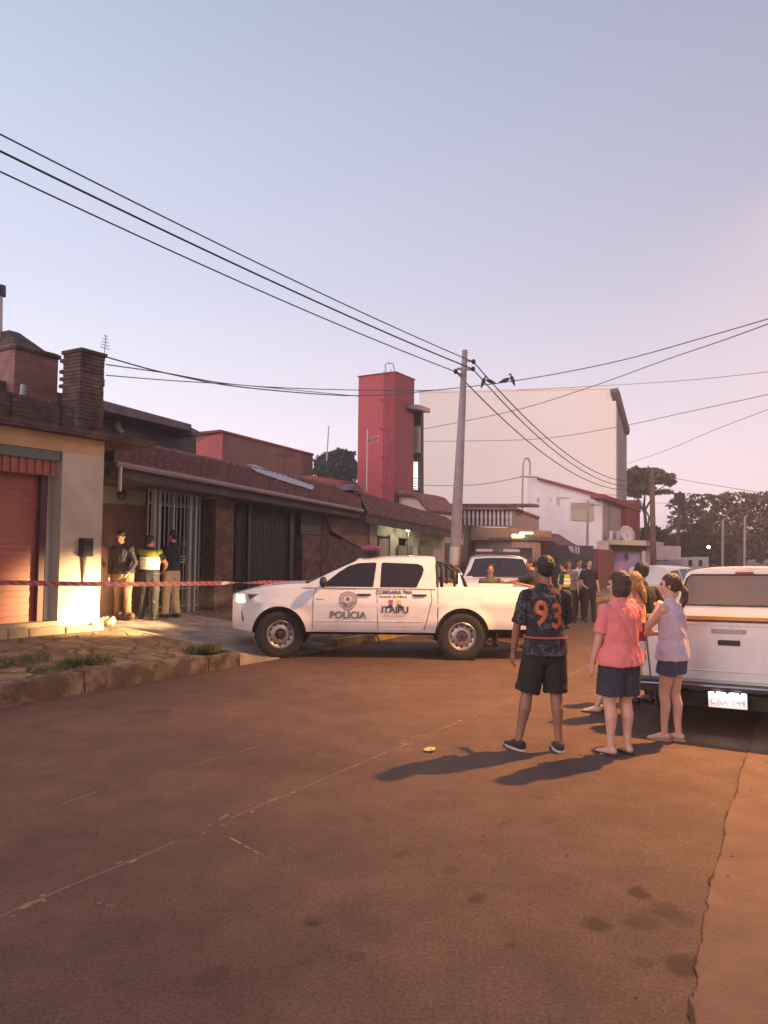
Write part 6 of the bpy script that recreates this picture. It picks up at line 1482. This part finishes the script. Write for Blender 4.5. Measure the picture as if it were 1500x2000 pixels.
p_ = PG(1183, 1474); V = [p_+Vector(v) for v in ((-.06, -.02, .008), (.05, -.035, .008), (.07, .03, .012), (-.03, .04, .02))]; tag(mesh('paper_litter', V, [(0, 1, 2, 3)], mat('grey_paper', (.40, .33, .28), .8)), 'flat greyish scrap of paper by the sandals of the woman in pink', 'litter')
# bag and brown dog-like bundle glowing at the foot of the pillar
p_ = PV(214, 1190, -11.35); p_.z = gz(toUV(p_)[0], -11.35); mb = MB()
for k in range(9): mb.ball(p_+Vector((random.uniform(-.12, .08), random.uniform(-.08, .08), random.uniform(.03, .11))), random.uniform(.05, .08))
tag(remeshed(mb, 'white_bag', mat('white_bag', (.42, .36, .28), .6), None, .012, 3, .014, 14), 'crumpled white bag on the ground between the pillar and the officers', 'bag')
p_ = PV(240, 1190, -12.0); p_.z = gz(toUV(p_)[0], -12.0); mb = MB()
for k in range(8): mb.ball(p_+Vector((random.uniform(-.20, .20), random.uniform(-.08, .08), random.uniform(.02, .08))), random.uniform(.05, .09))
tag(remeshed(mb, 'brown_sack', mat('brown_sack', (.085, .045, .032), .9), None, .014, 3, .014, 12), 'dark brown sack lying right of the white bag', 'sack')

def tuft(u, v, n, h, rr, lab, rnd, z=None):
    V, F = [], []; z0 = z if z is not None else gz(u, v) if v < -8.42 else (.0 if v > -8.15 else .2)
    for _ in range(n):
        a = rnd.random()*6.28; q = rr*rnd.random()**.6; b = UV(u+q*math.cos(a), v+q*.6*math.sin(a), z0-.01); d = Vector((rnd.uniform(-.5, .5), rnd.uniform(-.5, .5), 1)).normalized(); hh = h*rnd.uniform(.4, 1); w_ = Vector((math.cos(a), math.sin(a), 0))*.006
        i = len(V); t_ = b+d*hh*.6; e = b+d*hh+Vector((d.x, d.y, -.25))*hh*.35; V += [b-w_, b+w_, t_+w_*.8, t_-w_*.8, e]; F += [(i, i+1, i+2, i+3), (i+3, i+2, i+4)]
    o = mesh('grass_tuft', V, F, M['grass']); return tag(o, lab, 'grass tuft', 'grass tufts along the kerb')
rg_ = random.Random(4)
for x, y, n, h, rr, lab in ((425, 1277, 420, .20, .34, 'bushy grass tuft at the rounded end of the kerb'), (165, 1300, 380, .18, .40, 'grass tuft behind the kerb under the ochre pillar'), (30, 1305, 300, .15, .5, 'low grass behind the kerb at the left edge'), (95, 1312, 160, .11, .3, 'thin grass between the two tufts left of the pillar')):
    q = PG(x, y, .24); u, v, _ = toUV(q); tuft(u, min(v, -8.46), n, h, rr, lab, rg_)
# debris on the paving
mb = MB()
for _ in range(60):
    u = rg_.uniform(3, 9.4); v = rg_.uniform(-10.9, -8.5); s1 = rg_.uniform(.01, .04); mb.ball(UV(u, v, gz(u, v)+s1*.3), (s1, s1*.8, s1*.5), 6, 4)
o = mb.build('rubble_bits', M['plinth']); tag(o, 'scattered stone chips on the raised paving', 'rubble', kind='stuff')

mb = MB(); rg2 = random.Random(11)
for _ in range(900):
    if rg2.random() < .45: u = rg2.uniform(0, 11); v = -8.16+abs(rg2.gauss(0, .16))
    else: u = rg2.uniform(1.5, 12); v = rg2.uniform(-7.8, .2)
    s1 = rg2.uniform(.003, .011); c = UV(u, v, .004+s1*.3); a_ = rg2.random()*3
    mb.add([c+Vector((s1*math.cos(a_+q), s1*.8*math.sin(a_+q), -s1*.3)) for q in (0, 2.1, 4.2)]+[c+Vector((0, 0, s1*.5))], [(0, 1, 3), (1, 2, 3), (2, 0, 3)])
tag(mb.build('road_grit', mat('grit', (.20, .13, .09), .9, col2=(.06, .04, .03), vscale=11)), 'loose grit scattered on the asphalt and along the kerb', 'grit', kind='stuff')
# ================================================================== street lamp on the near right kerb, outside the picture: its light makes the long shadows
def street_lamp(u, v, energy, cone, lab, soft=.10, zh=7.5):
    hd = UV(u, v, zh); out2 = UV(0, 1)       # head position; the mast stands on the kerb behind it
    bs = hd + out2*.9 + UDIR*.3; SL = empty('street_lamp', (bs.x, bs.y, .15), 0, lab, 'street lamp', None)
    P(MB().tube([(bs.x, bs.y, .15), (bs.x, bs.y, 4), (bs.x, bs.y, zh-.3), tuple(bs.lerp(hd, .5)+Vector((0, 0, .12))), tuple(hd+Vector((0, 0, .18)))], [.09, .07, .05, .04, .04], 10).build('mast', M['metal'], smooth=True), SL)
    P(MB().box(hd+Vector((0, 0, .22)), (.5, .28, .12)).build('lamp_head', M['metal'], bevel=.03), SL)
    P(MB().ball(hd+Vector((0, 0, .13)), (.17, .11, .07)).build('lens', M['sodium_lens']), SL)
    l = bpy.data.lights.new('sodium_light', 'SPOT' if cone else 'POINT'); l.energy = energy; l.color = (1, .46, .13) if cone else (1, .52, .26); l.shadow_soft_size = soft
    if cone: l.spot_size = R(cone); l.spot_blend = .7
    o = bpy.data.objects.new('sodium_light', l); COL.objects.link(o); o.location = hd; o.parent = SL; o.matrix_parent_inverse = Matrix.Translation(-SL.location)
M['sodium_lens'] = mat('sodium_lens', (1, .7, .3), .4, emit=(1, .5, .15), estr=20)
_u, _v, _ = toUV(Vector((6.38, 10.2, 0)))
street_lamp(_u, _v, 9600, 138, 'nearer sodium street lamp on the right kerb beside the bystanders')
street_lamp(33, .2, 5600, 0, 'farther sodium street lamp on the right kerb facing the white building', .2, 9.5)
# ================================================================== thin haze added to lift the blacks and glow round the lamps
hz = MB().box((0, 150, 6.7), (620, 920, 16.4)).build('haze', M['black']); hz['kind'] = 'stuff'
hm_ = bpy.data.materials.new('added_haze'); hm_.use_nodes = True; t = hm_.node_tree; t.nodes.clear(); o_ = t.nodes.new('ShaderNodeOutputMaterial'); pv = t.nodes.new('ShaderNodeVolumePrincipled')
pv.inputs['Color'].default_value = (.95, .88, .90, 1); pv.inputs['Density'].default_value = 0.0019; pv.inputs['Anisotropy'].default_value = .3; t.links.new(pv.outputs[0], o_.inputs['Volume'])
hz.data.materials.clear(); hz.data.materials.append(hm_)
